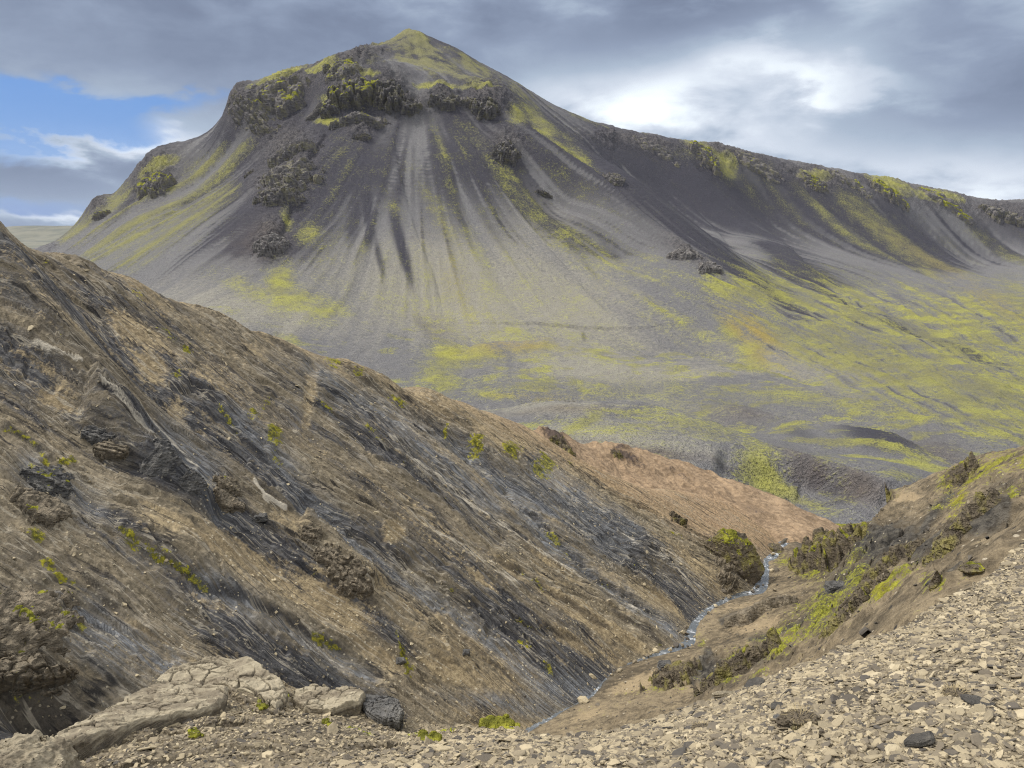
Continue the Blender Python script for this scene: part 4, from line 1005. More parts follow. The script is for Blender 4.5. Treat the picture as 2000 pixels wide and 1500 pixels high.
tag(link('scree', me, M_STONES), 'loose sheet of broken tan and grey slate chips covering the near slope', 'scree', kind='stuff')
pos, N = fore_points(42000, r1, -.75, .84, lambda a, b: np.clip(dens_scree(a, b), .30, 1))
size = np.clip(np.exp(r1.normal(math.log(.010), .4, len(pos))), .005, .02)
me = scatter_mesh('gravel', pos, smooth_N(N), size, np.clip(r1.beta(1.8, 1.4, len(pos)), 0, 1), CHIPS, .5, .15, 4)
tag(link('gravel', me, M_STONES), 'fine gravel and grit between the slate chips of the near slope', 'gravel', kind='stuff')
# three hundred of the stones are things of their own: the ones that show largest
pos, N = fore_points(6000, r1, -.3, .66, lambda a, b: dens_scree(a, b) * (b < 1495) * (a > 700) * (a < 1990))
N = smooth_N(N)
ppx, ppy = project(pos[:, 0], pos[:, 1], pos[:, 2])
keep = []
cell = {}
for i in r1.permutation(len(pos)):
    d = np.linalg.norm(pos[i])
    if r1.random() > (3.4 / d) ** 2: continue
    if any(np.hypot(ppx[i] - ppx[j], ppy[i] - ppy[j]) < 20 for j in keep): continue
    keep.append(i)
    if len(keep) >= 290: break
stone_meshes = []
for k in range(20):
    V, Q, T = stone_proto(r1, r1.uniform(.06, .13), int(r1.integers(7, 11)), .25)
    stone_meshes.append(mesh_np('slate_stone', V, [Q, T], smooth=False)); stone_meshes[-1].materials.append(M_STONE1)
from mathutils import Matrix, Vector
for q, i in enumerate(keep):
    o = bpy.data.objects.new('slate_stone', stone_meshes[q % 20]); COL.objects.link(o)
    n = N[i] + r1.normal(size=3) * .16; n /= np.linalg.norm(n)
    Fm = frames(n[None], np.array([r1.uniform(0, 6.28)]))[0]
    s = float(np.clip(np.exp(r1.normal(math.log(.026), .32)), .018, .055))
    o.matrix_world = Matrix.Translation(Vector(pos[i] + n * s * .07)) @ Matrix(Fm.tolist()).to_4x4() @ Matrix.Scale(s, 4)
    tag(o, 'palm sized flat broken slate lying loose among the chips of the near scree', 'stone', 'larger slates lying on the near scree')
# chips lying about on the hillside and along the stream
def surf_points(S, n, r, w):
    A = np.linalg.norm(np.cross(S.P[1:, :-1] - S.P[:-1, :-1], S.P[:-1, 1:] - S.P[:-1, :-1]), axis=-1) * w(S.px[:-1, :-1], S.py[:-1, :-1])
    cdf = np.cumsum(A.ravel()); k = np.minimum(np.searchsorted(cdf, r.random(n) * cdf[-1]), A.size - 1)
    i, j = np.unravel_index(k, A.shape)
    return S.P[i, j] + r.normal(size=(n, 3)) * .015, S.N[i, j]
pos, N = surf_points(HL, 6500, r1, lambda a, b: (.12 + np.clip(fbm2(a / 90, b / 50, 3, 111) + .1, 0, 1) + 1.2 * sstep(900, 1200, b) * sstep(-.1, .3, fbm2(a / 60, b / 40, 3, 112))) * (a > -150) * (a < 1700))
size = np.clip(np.exp(r1.normal(math.log(.020), .5, len(pos))), .008, .11)
me = scatter_mesh('loose_chips', pos, N, size, np.clip(r1.beta(2.5, 1.0, len(pos)), 0, 1), CHIPS + PROTOS[:6], .35, .2, 5)
tag(link('loose_chips', me, M_STONES), 'pale stone chips strewn over the slope across the gully', 'stone chips', kind='stuff')
pos, N = surf_points(BK, 5000, r1, lambda a, b: (a > 900) * (a < 2100) * (b < 1420) * (.3 + sstep(0, .4, fbm2(a / 70, b / 40, 3, 113))))
size = np.clip(np.exp(r1.normal(math.log(.022), .5, len(pos))), .008, .10)
me = scatter_mesh('loose_chips', pos, N, size, np.clip(r1.beta(1.0, 2.2, len(pos)), 0, 1), CHIPS, .35, .2, 6)
tag(link('loose_chips', me, M_STONES), 'dark stone chips strewn over the brown bank beside the stream', 'stone chips', kind='stuff')
# ------------------------------------------------------------------ rocks that stand out of the ground
def rock_material(name, c1, c2, c3, sc, lich=0.0):
    m, nt, b = material(name)
    co = nt.coord('Object')
    n1 = nt.noise(co, 1.3 * sc, 5, .65, .3); n2 = nt.noise(co, 6.0 * sc, 4, .65); n3 = nt.noise(nt.vscale(co, (1.0, 1.0, 5.0)), 1.6 * sc, 4, .6, .4)
    base = nt.mix(nt.step(nt.add(nt.mul(n1, .5), nt.mul(n3, .5)), .38, .62), c1, c2)
    base = nt.mix(nt.step(nt.add(nt.mul(n2, .7), nt.mul(n3, .3)), .55, .70), base, c3)
    if lich: base = nt.mix(nt.mul(nt.step(nt.add(n1, nt.mul(n2, .3)), .62, .75), lich), base, (0.22, 0.20, 0.03))
    hsv = nt.new('ShaderNodeHueSaturation'); nt.put(hsv.inputs['Color'], base); nt.put(hsv.inputs['Value'], nt.add(.55, nt.mul(n2, .9)))
    nt.l.new(hsv.outputs[0], b.inputs['Base Color'])
    bump(nt, b, nt.add(n2, n3), .9, .25 / sc)
    return m
M_CRAG = rock_material('crag_rock', (.125, .116, .120), (.185, .172, .170), (.26, .24, .22), .12, .30)
M_CRAGP = rock_material('pale_crag_rock', (.13, .12, .12), (.22, .205, .195), (.33, .30, .27), .12)
M_SLATE = rock_material('brown_slate', (.13, .11, .082), (.235, .195, .142), (.37, .31, .22), 1.6)
M_SLATEG = rock_material('grey_slate', (.085, .083, .083), (.15, .143, .132), (.25, .23, .20), 1.6)
M_EARTH = rock_material('bank_rock', (.088, .072, .053), (.160, .130, .090), (.25, .205, .14), 1.0, .5)
def moss_material(name, c1, c2, sc):
    m, nt, b = material(name)
    co = nt.coord('Object')
    n1 = nt.noise(co, 2.0 * sc, 4, .65); n2 = nt.noise(co, 11.0 * sc, 4, .7)
    base = nt.mix(nt.step(nt.add(nt.mul(n1, .5), nt.mul(n2, .5)), .36, .62), c1, c2)
    hsv = nt.new('ShaderNodeHueSaturation'); nt.put(hsv.inputs['Color'], base); nt.put(hsv.inputs['Value'], nt.add(.5, nt.mul(n2, 1.0)))
    nt.l.new(hsv.outputs[0], b.inputs['Base Color'])
    b.inputs['Roughness'].default_value = 1.0; b.inputs['Specular IOR Level'].default_value = .05
    bump(nt, b, nt.add(n1, n2), 1.0, .10 / sc)
    return m
M_MOSS = moss_material('bright_moss', (.085, .086, .020), (.27, .265, .038), 1.0)
M_MOSSF = moss_material('far_moss', (.13, .135, .03), (.30, .295, .05), .12)

def cube_sphere(n):
    g = np.tan(np.linspace(-np.pi / 4, np.pi / 4, n))
    A, B = np.meshgrid(g, g, indexing='ij'); C = np.ones_like(A)
    V, Fs = [], []
    fc = grid_faces(n, n)
    for k, (a, b, c) in enumerate(((A, B, C), (B, A, -C), (C, A, B), (-C, B, A), (B, C, A), (A, -C, B))):
        V.append(np.stack([a, b, c], -1).reshape(-1, 3)); Fs.append(fc + k * n * n)
    V = np.concatenate(V); V /= np.linalg.norm(V, axis=1)[:, None]
    Fq = np.concatenate(Fs)
    # merge the seams
    key = np.round(V * 1e5).astype(np.int64)
    _, first, inv = np.unique(key, axis=0, return_index=True, return_inverse=True)
    return V[first], inv.reshape(-1)[Fq]
CS = {}
def rock_mesh(dims, seed, style, n=44, rough=.34):
    if n not in CS: CS[n] = cube_sphere(n)
    D, Fq = CS[n]
    e = {'crag': 2.6, 'layered': 4.0, 'columns': 3.0, 'boulder': 2.4, 'slab': 6.0, 'angular': 2.0}[style]
    nrm = (np.abs(D) ** e).sum(1) ** (1 / e)
    p = D / nrm[:, None]
    q = p * np.array(dims) / np.mean(dims)
    r = 1 + rough * (ridged3(q * 1.4, 4, seed) * .55 + fbm3(q * .9, 3, seed + 5) * .8)
    if style == 'columns':
        ang = np.arctan2(p[:, 1], p[:, 0])
        r += .16 * ridged2(ang * 5 + .5 * fbm2(p[:, 2] * 1.5, ang, 2, seed), p[:, 2] * .9, 3, seed + 9)
    if style in ('layered', 'slab'):
        lay = p[:, 2] * (4.5 if style == 'layered' else 3.0) + .5 * fbm2(p[:, 0] * 1.5, p[:, 1] * 1.5, 2, seed)
        k = np.floor(lay); fr = lay - k
        hsh = np.modf(np.abs(np.sin(k * 12.9898 + seed) * 43758.5453))[0]
        r += (.26 * (hsh - .5) + .10 * np.abs(fr - .5)) * (np.abs(p[:, 2]) < .97)
    r += .10 * ridged3(q * 5.0, 3, seed + 11) * (rough / .34)
    if style == 'angular':
        rr_ = np.random.default_rng(seed)
        pn = rr_.normal(size=(15, 3)); pn /= np.linalg.norm(pn, axis=1)[:, None]
        pd = rr_.uniform(.62, 1.0, 15)
        cut = np.min(np.where(D @ pn.T > .08, pd / np.maximum(D @ pn.T, .08), 9), axis=1)
        p = D * np.minimum(cut, 1.25)[:, None]
        r = 1 + rough * (.22 * ridged3(q * 2.2, 4, seed) + .25 * fbm3(q * 1.2, 3, seed + 5))
    p = p * r[:, None]
    if style == 'crag' : p[:, 2] += .28 * np.clip(p[:, 2], 0, 1) * ridged2(p[:, 0] * 2.2, p[:, 1] * 2.2, 3, seed + 3)
    v = p * np.array(dims) * .5
    # outward orientation check
    a, b, c = v[Fq[:, 0]], v[Fq[:, 1]], v[Fq[:, 2]]
    fl = (np.cross(b - a, c - a) * (a + b + c)).sum(1) < 0
    Fo = Fq.copy(); Fo[fl] = Fo[fl][:, ::-1]
    return v, Fo
def vnormals(v, Fq):
    a, b, c = v[Fq[:, 0]], v[Fq[:, 1]], v[Fq[:, 2]]
    fn = np.cross(b - a, c - a); n = np.zeros_like(v)
    for k in range(4): np.add.at(n, Fq[:, k], fn)
    return n / (np.linalg.norm(n, axis=1)[:, None] + 1e-12)
def moss_parts(v, fq, mat, root, most=14):
    # every separate cushion of moss is a part of its own
    if not len(fq): return
    lab = np.arange(len(v))
    for it in range(400):
        mn = lab[fq].min(1)
        new = lab.copy(); np.minimum.at(new, fq.ravel(), np.repeat(mn, fq.shape[1])); new = new[new]
        if (new == lab).all(): break
        lab = new
    fl = lab[fq[:, 0]]
    ids, cnt = np.unique(fl, return_counts=True)
    for i in ids[np.argsort(-cnt)][:most]:
        f = fq[fl == i]
        if len(f) < 12: continue
        u_, inv = np.unique(f, return_inverse=True)
        link('moss', mesh_np('moss', v[u_], inv.reshape(f.shape)), mat, root)
def rock(name, label, cat, S, px, py, w, h, style='crag', seed=1, mat=None, depth=.8, moss=0.0, mossmat=None, tilt=0.0, lean=0.0, rise=.25, n=44, rough=.34, group=None, yaw=0.0, md=(0, 0, 1)):
    pos, N = S.at(px, py)
    k = (pos[1] * CP - pos[2] * SP) / F
    W, H = w * k, h * k / .97
    dims = (W, W * depth, H * 1.5)
    v, Fq = rock_mesh(dims, seed, style, n, rough)
    Rm = Matrix.Rotation(yaw, 3, 'Z') @ Matrix.Rotation(tilt, 3, 'Y') @ Matrix.Rotation(lean, 3, 'X')
    v = v @ np.array(Rm).T
    at = pos + np.array([0, 0, H * (rise - .25)])
    if moss > 0:
        root = bpy.data.objects.new(name, None); COL.objects.link(root); root.location = at
        root.empty_display_size = .2
        me = mesh_np(name, v, Fq); o = link('rock', me, mat, root)
        vn = vnormals(v, Fq)
        s = np.mean(dims)
        md_ = np.array(md, float); md_ /= np.linalg.norm(md_)
        fld = (vn @ md_) * .8 + .75 * fbm3(v / s * 3.0, 4, seed + 20) + .25 * (v[:, 2] / H) + moss - .9
        mk = sstep(0.0, .28, fld)
        lump = .6 + .7 * (.5 + .5 * ridged3(v / s * 11.0, 2, seed + 30))
        mv = v + vn * ((mk * lump * .016 - .010 * (1 - mk)) * s)[:, None]
        fm = (mk[Fq].max(1) > .02)
        used = np.unique(Fq[fm]); remap = np.full(len(v), -1); remap[used] = np.arange(len(used))
        moss_parts(mv, Fq[fm], mossmat or M_MOSS, root)
        tag(root, label, cat, group)
        return root
    o = link(name, mesh_np(name, v, Fq, smooth=(style != 'slab')), mat); o.location = at
    tag(o, label, cat, group)
    return o


def patch(name, label, cat, S, px, py, w, h, style='crag', seed=1, mat=None, amp=.22, moss=0.0, mossmat=None, rot=0.0, n=84, asym=.7, up=.35):
    if S is MT: amp *= .8
    """an outcrop that grows out of the slope: a craggy relief over the local ground, sunk in at its ragged rim"""
    pos, N = S.at(px, py)
    sel = (np.abs(S.px - px) < .25 * w) & (np.abs(S.py - py) < .25 * h) & (np.abs(np.linalg.norm(S.P, axis=-1) - np.linalg.norm(pos)) < .25 * np.linalg.norm(pos))
    if sel.sum() > 8: N = S.N[sel].mean(0); N /= np.linalg.norm(N)
    k = (pos[1] * CP - pos[2] * SP) / F
    e1 = np.array([1.0, 0, 0]); e1 -= e1 @ N * N; e1 /= np.linalg.norm(e1)
    e2 = np.cross(N, e1)
    cu = np.array([0, SP, CP])
    fs = max(abs(e2 @ cu), .42 if S is MT else .6)
    hw, hh = w * k * .5, h * k * .5 / fs
    c, s_ = math.cos(math.radians(rot)), math.sin(math.radians(rot))
    f1, f2 = e1 * c - e2 * s_, e1 * s_ + e2 * c
    g = np.linspace(-1.35, 1.35, n)
    A, B = np.meshgrid(g, g, indexing='ij')
    pl = pos + A[..., None] * hw * f1 + B[..., None] * hh * f2
    # sit on the real ground
    ppx, ppy = project(pl[..., 0], pl[..., 1], pl[..., 2])
    box = (np.abs(S.px - px) < w * 1.6 + h) & (np.abs(S.py - py) < h * 1.6 + w * .7) & (np.abs(np.linalg.norm(S.P, axis=-1) - np.linalg.norm(pos)) < .3 * np.linalg.norm(pos) + 1.5)
    bp = S.P[box]
    if len(bp) > 4000: bp = bp[np.random.default_rng(1).permutation(len(bp))[:4000]]
    loc = np.stack([(bp - pos) @ f1, (bp - pos) @ f2, (bp - pos) @ N], -1)
    gq = np.stack([A * hw, B * hh], -1).reshape(-1, 2)
    off = np.zeros(len(gq)); near_ = np.zeros(len(gq))
    for i0 in range(0, len(gq), 1200):
        d2 = ((gq[i0:i0 + 1200, None] - loc[None, :, :2]) ** 2).sum(-1)
        near_[i0:i0 + 1200] = np.sqrt(d2.min(1))
        wt = 1 / (d2 + (1.2 * k) ** 2) ** 2
        off[i0:i0 + 1200] = (wt * loc[None, :, 2]).sum(1) / wt.sum(1)
    off = off.reshape(A.shape)
    asp = hh / hw
    qa, qb = A * 1.6 + seed * 3.1, B * asp * 1.6 + seed * 1.7
    rad = np.hypot(A, B) + .75 * fbm2(qa * 1.1, qb * 1.1, 5, seed, .6)
    m = sstep(1.02, .66, rad) * sstep(.20 * hw, .09 * hw, near_.reshape(A.shape))
    fall = 1 - asym * sstep(-.9, 1.1, B)                # bold at its foot, merging into the slope above
    if style == 'columns':
        rel = .55 + .40 * ridged2(A * 4.6 + .6 * fbm2(A * 2, B * 1.4, 2, seed), B * .55, 4, seed + 2, .5) + .40 * fbm2(qa * 2, qb * 2, 3, seed + 3)
    elif style == 'layered':
        q = B * asp * 4.2 + .55 * fbm2(qa * .9, qb * .9, 3, seed + 2) + .25 * A
        st_ = np.floor(q); fr = q - st_
        hs = np.modf(np.abs(np.sin(st_ * 12.9898 + seed) * 43758.5453))[0]
        rel = .35 + .45 * hs + .60 * (1 - fr) * sstep(0, .14, fr) + .12 * ridged2(qa * 2.4, qb * 2.4, 3, seed + 4)
    elif style == 'slab':
        rel = .55 + .35 * (1 - sstep(-1, 1, B)) + .10 * fbm2(qa * 2.5, qb * 2.5, 3, seed + 4)
        q = (B * asp + .3 * A) * 3 + .2 * fbm2(qa, qb, 2, seed); rel += .10 * (q % 1.0)
    else:
        rel = .35 + .50 * ridged2(qa * 1.2, qb * 1.2, 4, seed + 2, .45) + .45 * fbm2(qa * 1.0, qb * 1.0, 3, seed + 3)
        e_, cid = voronoi2(qa * 2.2 + .3 * fbm2(qa * 2, qb * 2, 2, seed), qb * 2.2, seed % 50)
        rel += .45 * (cid - .4) - .25 * sstep(.12, 0, e_)
    H = amp * 2 * hw * (m * fall * (rel + .35) + .03 * fbm2(qa * 8, qb * 8, 3, seed + 6) * m) - (1 - m) * .06 * 2 * hw
    dirv = N * (1 - up) + np.array([0, 0, 1.0]) * up
    V = pl + off[..., None] * N + H[..., None] * dirv - pos
    keep = m > .004
    fq = grid_faces(n, n)
    fq = fq[keep.ravel()[fq].any(1)]
    used = np.unique(fq); rm = np.full(n * n, -1); rm[used] = np.arange(len(used))
    v = V.reshape(-1, 3)[used]; fq = rm[fq]
    if moss > 0:
        root = bpy.data.objects.new(name, None); COL.objects.link(root); root.location = pos; root.empty_display_size = .2
        link('rock', mesh_np(name, v, fq, smooth=S is not MT), mat, root)
        vn = vnormals(v, fq); vn *= np.where((vn @ N) < 0, -1, 1)[:, None]
        fld = vn[:, 2] * .7 + .8 * fbm2(qa.ravel()[used] * 1.3, qb.ravel()[used] * 1.3, 3, seed + 40) + moss - .95 + .25 * (m.ravel()[used] - 1)
        mk = sstep(0, .30, fld) * m.ravel()[used]
        lump = .5 + .8 * (.5 + .5 * ridged2(qa.ravel()[used] * 9, qb.ravel()[used] * 9, 2, seed + 50))
        mv = v + (vn * .6 + np.array([0, 0, .4])) * ((mk * lump * .012 - .010 * (1 - mk)) * 2 * hw)[:, None]
        sel = mk[fq].max(1) > .03
        if sel.any():
            moss_parts(mv, fq[sel], mossmat or M_MOSS, root)
        tag(root, label, cat)
        return root
    o = link(name, mesh_np(name, v, fq, smooth=S is not MT), mat); o.location = pos
    tag(o, label, cat)
    return o
R = rock
K = patch
# the mountain's crags
K('crag', 'pale fluted crag low on the left of the dark scree face, above bright moss', 'crag', MT, 530, 468, 72, 66, 'columns', 3, M_CRAGP, .26)
K('crag', 'dark jagged outcrop with split blocks, halfway up the left of the scree face', 'crag', MT, 540, 372, 96, 62, 'crag', 5, M_CRAG, .24, rot=-20)
K('ledge_outcrop', 'layered grey ledges stepping across the scree, just below the left end of the summit cliff', 'outcrop', MT, 565, 290, 116, 50, 'layered', 6, M_CRAG, .13, rot=-14)
K('ledge_outcrop', 'long thin ledges of dark rock between the layered ledges and the jagged outcrop', 'outcrop', MT, 588, 335, 90, 30, 'layered', 8, M_CRAG, .13, rot=14)
K('crag', 'small lone crag left of the jagged outcrop on the grassy flank', 'crag', MT, 480, 336, 26, 20, 'crag', 9, M_CRAG, .3)
K('cliff_tower', 'broad mossy cliff with green top at the head of the scree face', 'cliff', MT, 688, 182, 108, 80, 'columns', 12, M_CRAG, .30, .66, M_MOSSF, n=100)
K('cliff_tower', 'bare dark pointed cliff standing right of the broad mossy cliff', 'cliff', MT, 760, 186, 66, 86, 'columns', 14, M_CRAG, .42, n=90)
K('cliff_tower', 'low grey cliff with flat foot leaning against the pointed cliff', 'cliff', MT, 800, 206, 54, 40, 'columns', 15, M_CRAG, .32)
K('cliff_tower', 'small dark cliff under the grass edge, middle of the summit cliff line', 'cliff', MT, 862, 194, 60, 40, 'columns', 16, M_CRAG, .30, rot=20)
K('cliff_tower', 'blocky square headed cliff at the right end of the summit cliff line', 'cliff', MT, 948, 204, 66, 56, 'columns', 17, M_CRAG, .34, rot=12)
K('crag', 'grey ribbed crag jutting from the upper right of the scree face', 'crag', MT, 988, 292, 60, 58, 'columns', 19, M_CRAG, .28, rot=20)
K('crag', 'little dark crag low on the right edge of the scree face', 'crag', MT, 1063, 371, 34, 16, 'crag', 20, M_CRAG, .3, rot=20)
K('rock_rib', 'row of grey blocks along the crest of the right hand scree rib', 'rock rib', MT, 1340, 490, 74, 24, 'crag', 22, M_CRAGP, .2, rot=28)
K('rock_rib', 'pale broken blocks at the lower end of the right hand scree rib', 'rock rib', MT, 1388, 520, 50, 28, 'columns', 23, M_CRAGP, .26, rot=34)
K('buttress', 'steep grey buttress forming the notch on the left skyline of the mountain', 'cliff', MT, 468, 216, 62, 76, 'columns', 25, M_CRAG, .26, rot=-20)
K('crag', 'mossy green crag bulging from the left skyline below the buttress', 'crag', MT, 305, 352, 84, 46, 'crag', 27, M_CRAG, .24, .62, M_MOSSF, rot=-36)
K('crag', 'lowest mossy knob on the left skyline of the mountain', 'crag', MT, 190, 416, 34, 22, 'crag', 28, M_CRAG, .3, .5, M_MOSSF, rot=-40)
K('pale_outcrop', 'pale grey tilted rock face left of the mossy cliff', 'outcrop', MT, 610, 216, 46, 28, 'slab', 30, M_CRAGP, .2, rot=-34)
K('crag', 'small reddish ledges in the scree under the mossy cliff', 'crag', MT, 702, 262, 40, 24, 'layered', 31, M_CRAG, .2)
K('crag', 'dark knob on the scree rib, above the bowl', 'crag', MT, 1204, 346, 46, 18, 'crag', 33, M_CRAG, .25, rot=34)
K('cliff_band', 'dark cliff band below the ridge at the far right edge', 'cliff', MT, 1960, 418, 110, 30, 'crag', 35, M_CRAG, .14, rot=6)
K('crag', 'mossy crag under the long ridge, nearest to the summit slope', 'crag', MT, 1385, 304, 80, 26, 'crag', 37, M_CRAG, .16, .62, M_MOSSF, rot=30)
K('crag', 'mossy crag under the middle of the long right hand ridge', 'crag', MT, 1592, 348, 60, 20, 'crag', 38, M_CRAG, .18, .6, M_MOSSF, rot=12)
K('crag', 'wide green crag under the right part of the long ridge', 'crag', MT, 1740, 370, 90, 24, 'crag', 39, M_CRAG, .16, .66, M_MOSSF, rot=14)
K('cliff_tower', 'broken mossy cliff at the left end of the summit cliff line', 'cliff', MT, 642, 206, 66, 46, 'columns', 112, M_CRAG, .28, .45, M_MOSSF)
K('low_cliff', 'low rubbly cliff under the broad mossy cliff', 'cliff', MT, 705, 222, 120, 34, 'crag', 113, M_CRAG, .14, .3, M_MOSSF)
K('cliff_tower', 'short cliff between the middle cliff and the blocky one', 'cliff', MT, 905, 194, 60, 30, 'columns', 114, M_CRAG, .24, .3, M_MOSSF, rot=10)
K('crag', 'wide dark broken rock rib joining the ledges on the left of the face', 'crag', MT, 556, 332, 130, 100, 'layered', 115, M_CRAG, .10, rot=-30, n=110)
K('cliff_band', 'mossy broken cliffs under the left skyline, right of the buttress', 'cliff', MT, 545, 186, 130, 50, 'columns', 116, M_CRAG, .16, .45, M_MOSSF, rot=-20, n=100)
K('cliff_band', 'short grassy cliffs high on the left skyline, close below the summit', 'cliff', MT, 662, 132, 90, 34, 'columns', 117, M_CRAG, .14, .5, M_MOSSF, rot=-18)
K('cliff_band', 'thin dark rim of rock where the long ridge leaves the summit slope', 'cliff', MT, 1285, 284, 130, 18, 'crag', 118, M_CRAG, .035, rot=9)
K('cliff_band', 'dark rim of rock along the long ridge, right of the first mossy crag', 'cliff', MT, 1485, 318, 150, 24, 'columns', 119, M_CRAG, .04, .25, M_MOSSF, rot=12)
K('cliff_band', 'dark rim of rock along the long ridge, left of the wide green crag', 'cliff', MT, 1665, 352, 110, 24, 'columns', 120, M_CRAG, .05, .25, M_MOSSF, rot=12)
K('cliff_band', 'mossy rim of rock along the long ridge, right of the wide green crag', 'cliff', MT, 1850, 388, 130, 26, 'columns', 121, M_CRAG, .05, .45, M_MOSSF, rot=10)
R('pinnacle', 'tiny pinnacle sticking up from the skyline between buttress and summit', 'pinnacle', MT, 632, 132, 13, 10, 'crag', 40, M_CRAG, .8, .5, M_MOSSF, rise=.2)
print('crags', time.time() - T0)

# outcrops on the slope across the gully
K('slate_outcrop', 'smooth brown slate slab in mid slope, lower one of the stepped pair', 'outcrop', HL, 444, 980, 74, 34, 'slab', 51, M_SLATE, .17, rot=8, asym=.5)
K('slate_outcrop', 'brown slate slab with moss under its tip, upper one of the stepped pair', 'outcrop', HL, 446, 945, 64, 28, 'slab', 52, M_SLATE, .15, .12, rot=8, asym=.5)
K('slate_outcrop', 'dark slate slab left of the stepped pair', 'outcrop', HL, 385, 940, 54, 26, 'slab', 53, M_SLATEG, .14, rot=22)
K('slate_outcrop', 'dark slate sheet higher up, above the stepped pair', 'outcrop', HL, 335, 878, 84, 34, 'slab', 54, M_SLATEG, .10, rot=22)
K('rock_fin', 'large layered brown rock fin sticking out of the lower middle slope', 'rock fin', HL, 686, 1132, 112, 58, 'layered', 56, M_SLATE, .11, rot=34, n=120, asym=.4)
K('rock_fin', 'middle block of the rock fin line, ochre and split', 'rock fin', HL, 640, 1084, 62, 36, 'slab', 57, M_SLATE, .16, rot=36, asym=.4)
K('rock_fin', 'topmost dark block of the rock fin line', 'rock fin', HL, 606, 1044, 46, 30, 'slab', 58, M_SLATE, .16, rot=30, asym=.4)
K('slate_outcrop', 'thin fanned slates above the long pale rib on the left', 'outcrop', HL, 185, 848, 74, 34, 'layered', 60, M_SLATEG, .12, rot=14)
K('slate_outcrop', 'stack of slates with a dark gap beneath, middle of the left rib', 'outcrop', HL, 215, 880, 80, 36, 'layered', 61, M_SLATE, .16, rot=8)
K('slate_ledge', 'grey slate ledge edged with yellow moss near the left frame edge', 'outcrop', HL, 95, 932, 100, 56, 'layered', 63, M_SLATEG, .09, .25, rot=10, n=100)
K('slate_ledge', 'wide slate ledge over a black hollow, below the mossy ledge on the left', 'outcrop', HL, 80, 990, 130, 54, 'slab', 64, M_SLATE, .11, .18, rot=4, n=100, asym=.5)
K('outcrop', 'big rounded brown outcrop with moss streaks at the lower left edge', 'outcrop', HL, 45, 1210, 210, 150, 'crag', 66, M_SLATE, .10, .34, n=130)
K('outcrop', 'lower mossy lump overhanging the black hollow at the left edge', 'outcrop', HL, 40, 1320, 190, 80, 'crag', 67, M_SLATE, .30, .22, n=110, asym=.5)
R('small_rock', 'dark angular rock at the foot of the slope above the cracked slabs', 'rock', HL, 782, 1290, 20, 14, 'angular', 70, M_SLATEG, .9)
R('small_rock', 'pair of dark stones fused together on the sand right of the rock fin', 'rock', HL, 912, 1272, 18, 10, 'angular', 71, M_SLATEG, .9)
R('small_rock', 'flat grey stone lying on the slope above the pale streak', 'rock', HL, 510, 1012, 18, 7, 'slab', 72, M_SLATEG, .9)
K('crest_rock', 'dark crumbling rock on the crest where the brown spur begins', 'rock', SPR, 1090, 858, 30, 20, 'crag', 73, M_EARTH, .35)
K('crest_rock', 'dark crumbly ledge running below the spur crest', 'rock', SPR, 1112, 874, 70, 24, 'crag', 74, M_EARTH, .2, rot=34)
K('crest_rock', 'small dark rock on the orange crest, right of the crumbly ledge', 'rock', SPR, 1206, 880, 24, 14, 'crag', 75, M_EARTH, .3)
K('crest_rock', 'dark rock on the edge between orange spur and grey slope', 'rock', HL, 1328, 1008, 40, 26, 'crag', 76, M_EARTH, .3, rot=20)

# by the stream and on the right bank
R('mossy_boulder', 'tall boulder with bright green moss cap standing over the narrow stream', 'boulder', HL, 1434, 1094, 108, 76, 'angular', 86, M_EARTH, .8, .20, rise=.36, n=90, rough=.45, md=(-.3, -.25, .9))
K('boulder', 'reddish brown block under the mossy boulder', 'boulder', HL, 1418, 1118, 50, 56, 'crag', 81, M_SLATE, .35)
K('mossy_cliff', 'overhanging mossy cliff nose on the right side of the stream', 'cliff', BK, 1640, 1066, 184, 150, 'crag', 84, M_EARTH, .22, .50, n=150, asym=.3, up=.5)
K('mossy_cliff', 'dark mossy bluff right behind the cliff nose', 'cliff', BK, 1735, 1088, 170, 76, 'crag', 85, M_EARTH, .13, .18, n=130, asym=.4)
R('bank_rock', 'dark rocky lump at the stream bend between the boulder and the cliff nose', 'rock', BK, 1512, 1072, 46, 20, 'angular', 86, M_EARTH, .8, rise=.35)
R('bank_rock', 'upright dark rock with yellow moss at the edge of the scree', 'rock', BK, 1826, 1142, 26, 30, 'angular', 87, M_EARTH, .8, .25, rise=.4)
R('bank_rock', 'low dark rock with a green rim, higher up the scree edge', 'rock', BK, 1905, 1112, 50, 18, 'angular', 88, M_EARTH, .8, .25, rise=.4)
R('bank_rock', 'flat dark slab on the brown terrace below the mossy cliff', 'rock', BK, 1632, 1142, 34, 10, 'slab', 89, M_SLATEG, .8, rise=.4)
K('bank_nose', 'mossy brown nose of earth jutting over the near gully', 'bluff', BK, 1440, 1308, 210, 110, 'crag', 90, M_EARTH, .16, .24, n=140, asym=.4)
K('bank_nose', 'smaller bare earth nose left of the mossy one', 'bluff', BK, 1310, 1326, 110, 90, 'crag', 91, M_EARTH, .18, asym=.4)
K('bank_rock', 'dark cracked stones on top of the bare brown mound', 'rock', BK, 1440, 1206, 40, 16, 'crag', 92, M_EARTH, .2)
R('bank_rock', 'flat grey stone on the tip of the smaller earth nose', 'rock', BK, 1300, 1296, 22, 8, 'slab', 93, M_SLATEG, .9, rise=.45)
K('bank_bluff', 'wide rounded brown bluff with a dark undercut, between the scree edge and the right skyline', 'bluff', BK, 1870, 1030, 230, 90, 'slab', 131, M_EARTH, .12, .12, rot=-22, n=130, asym=.5)
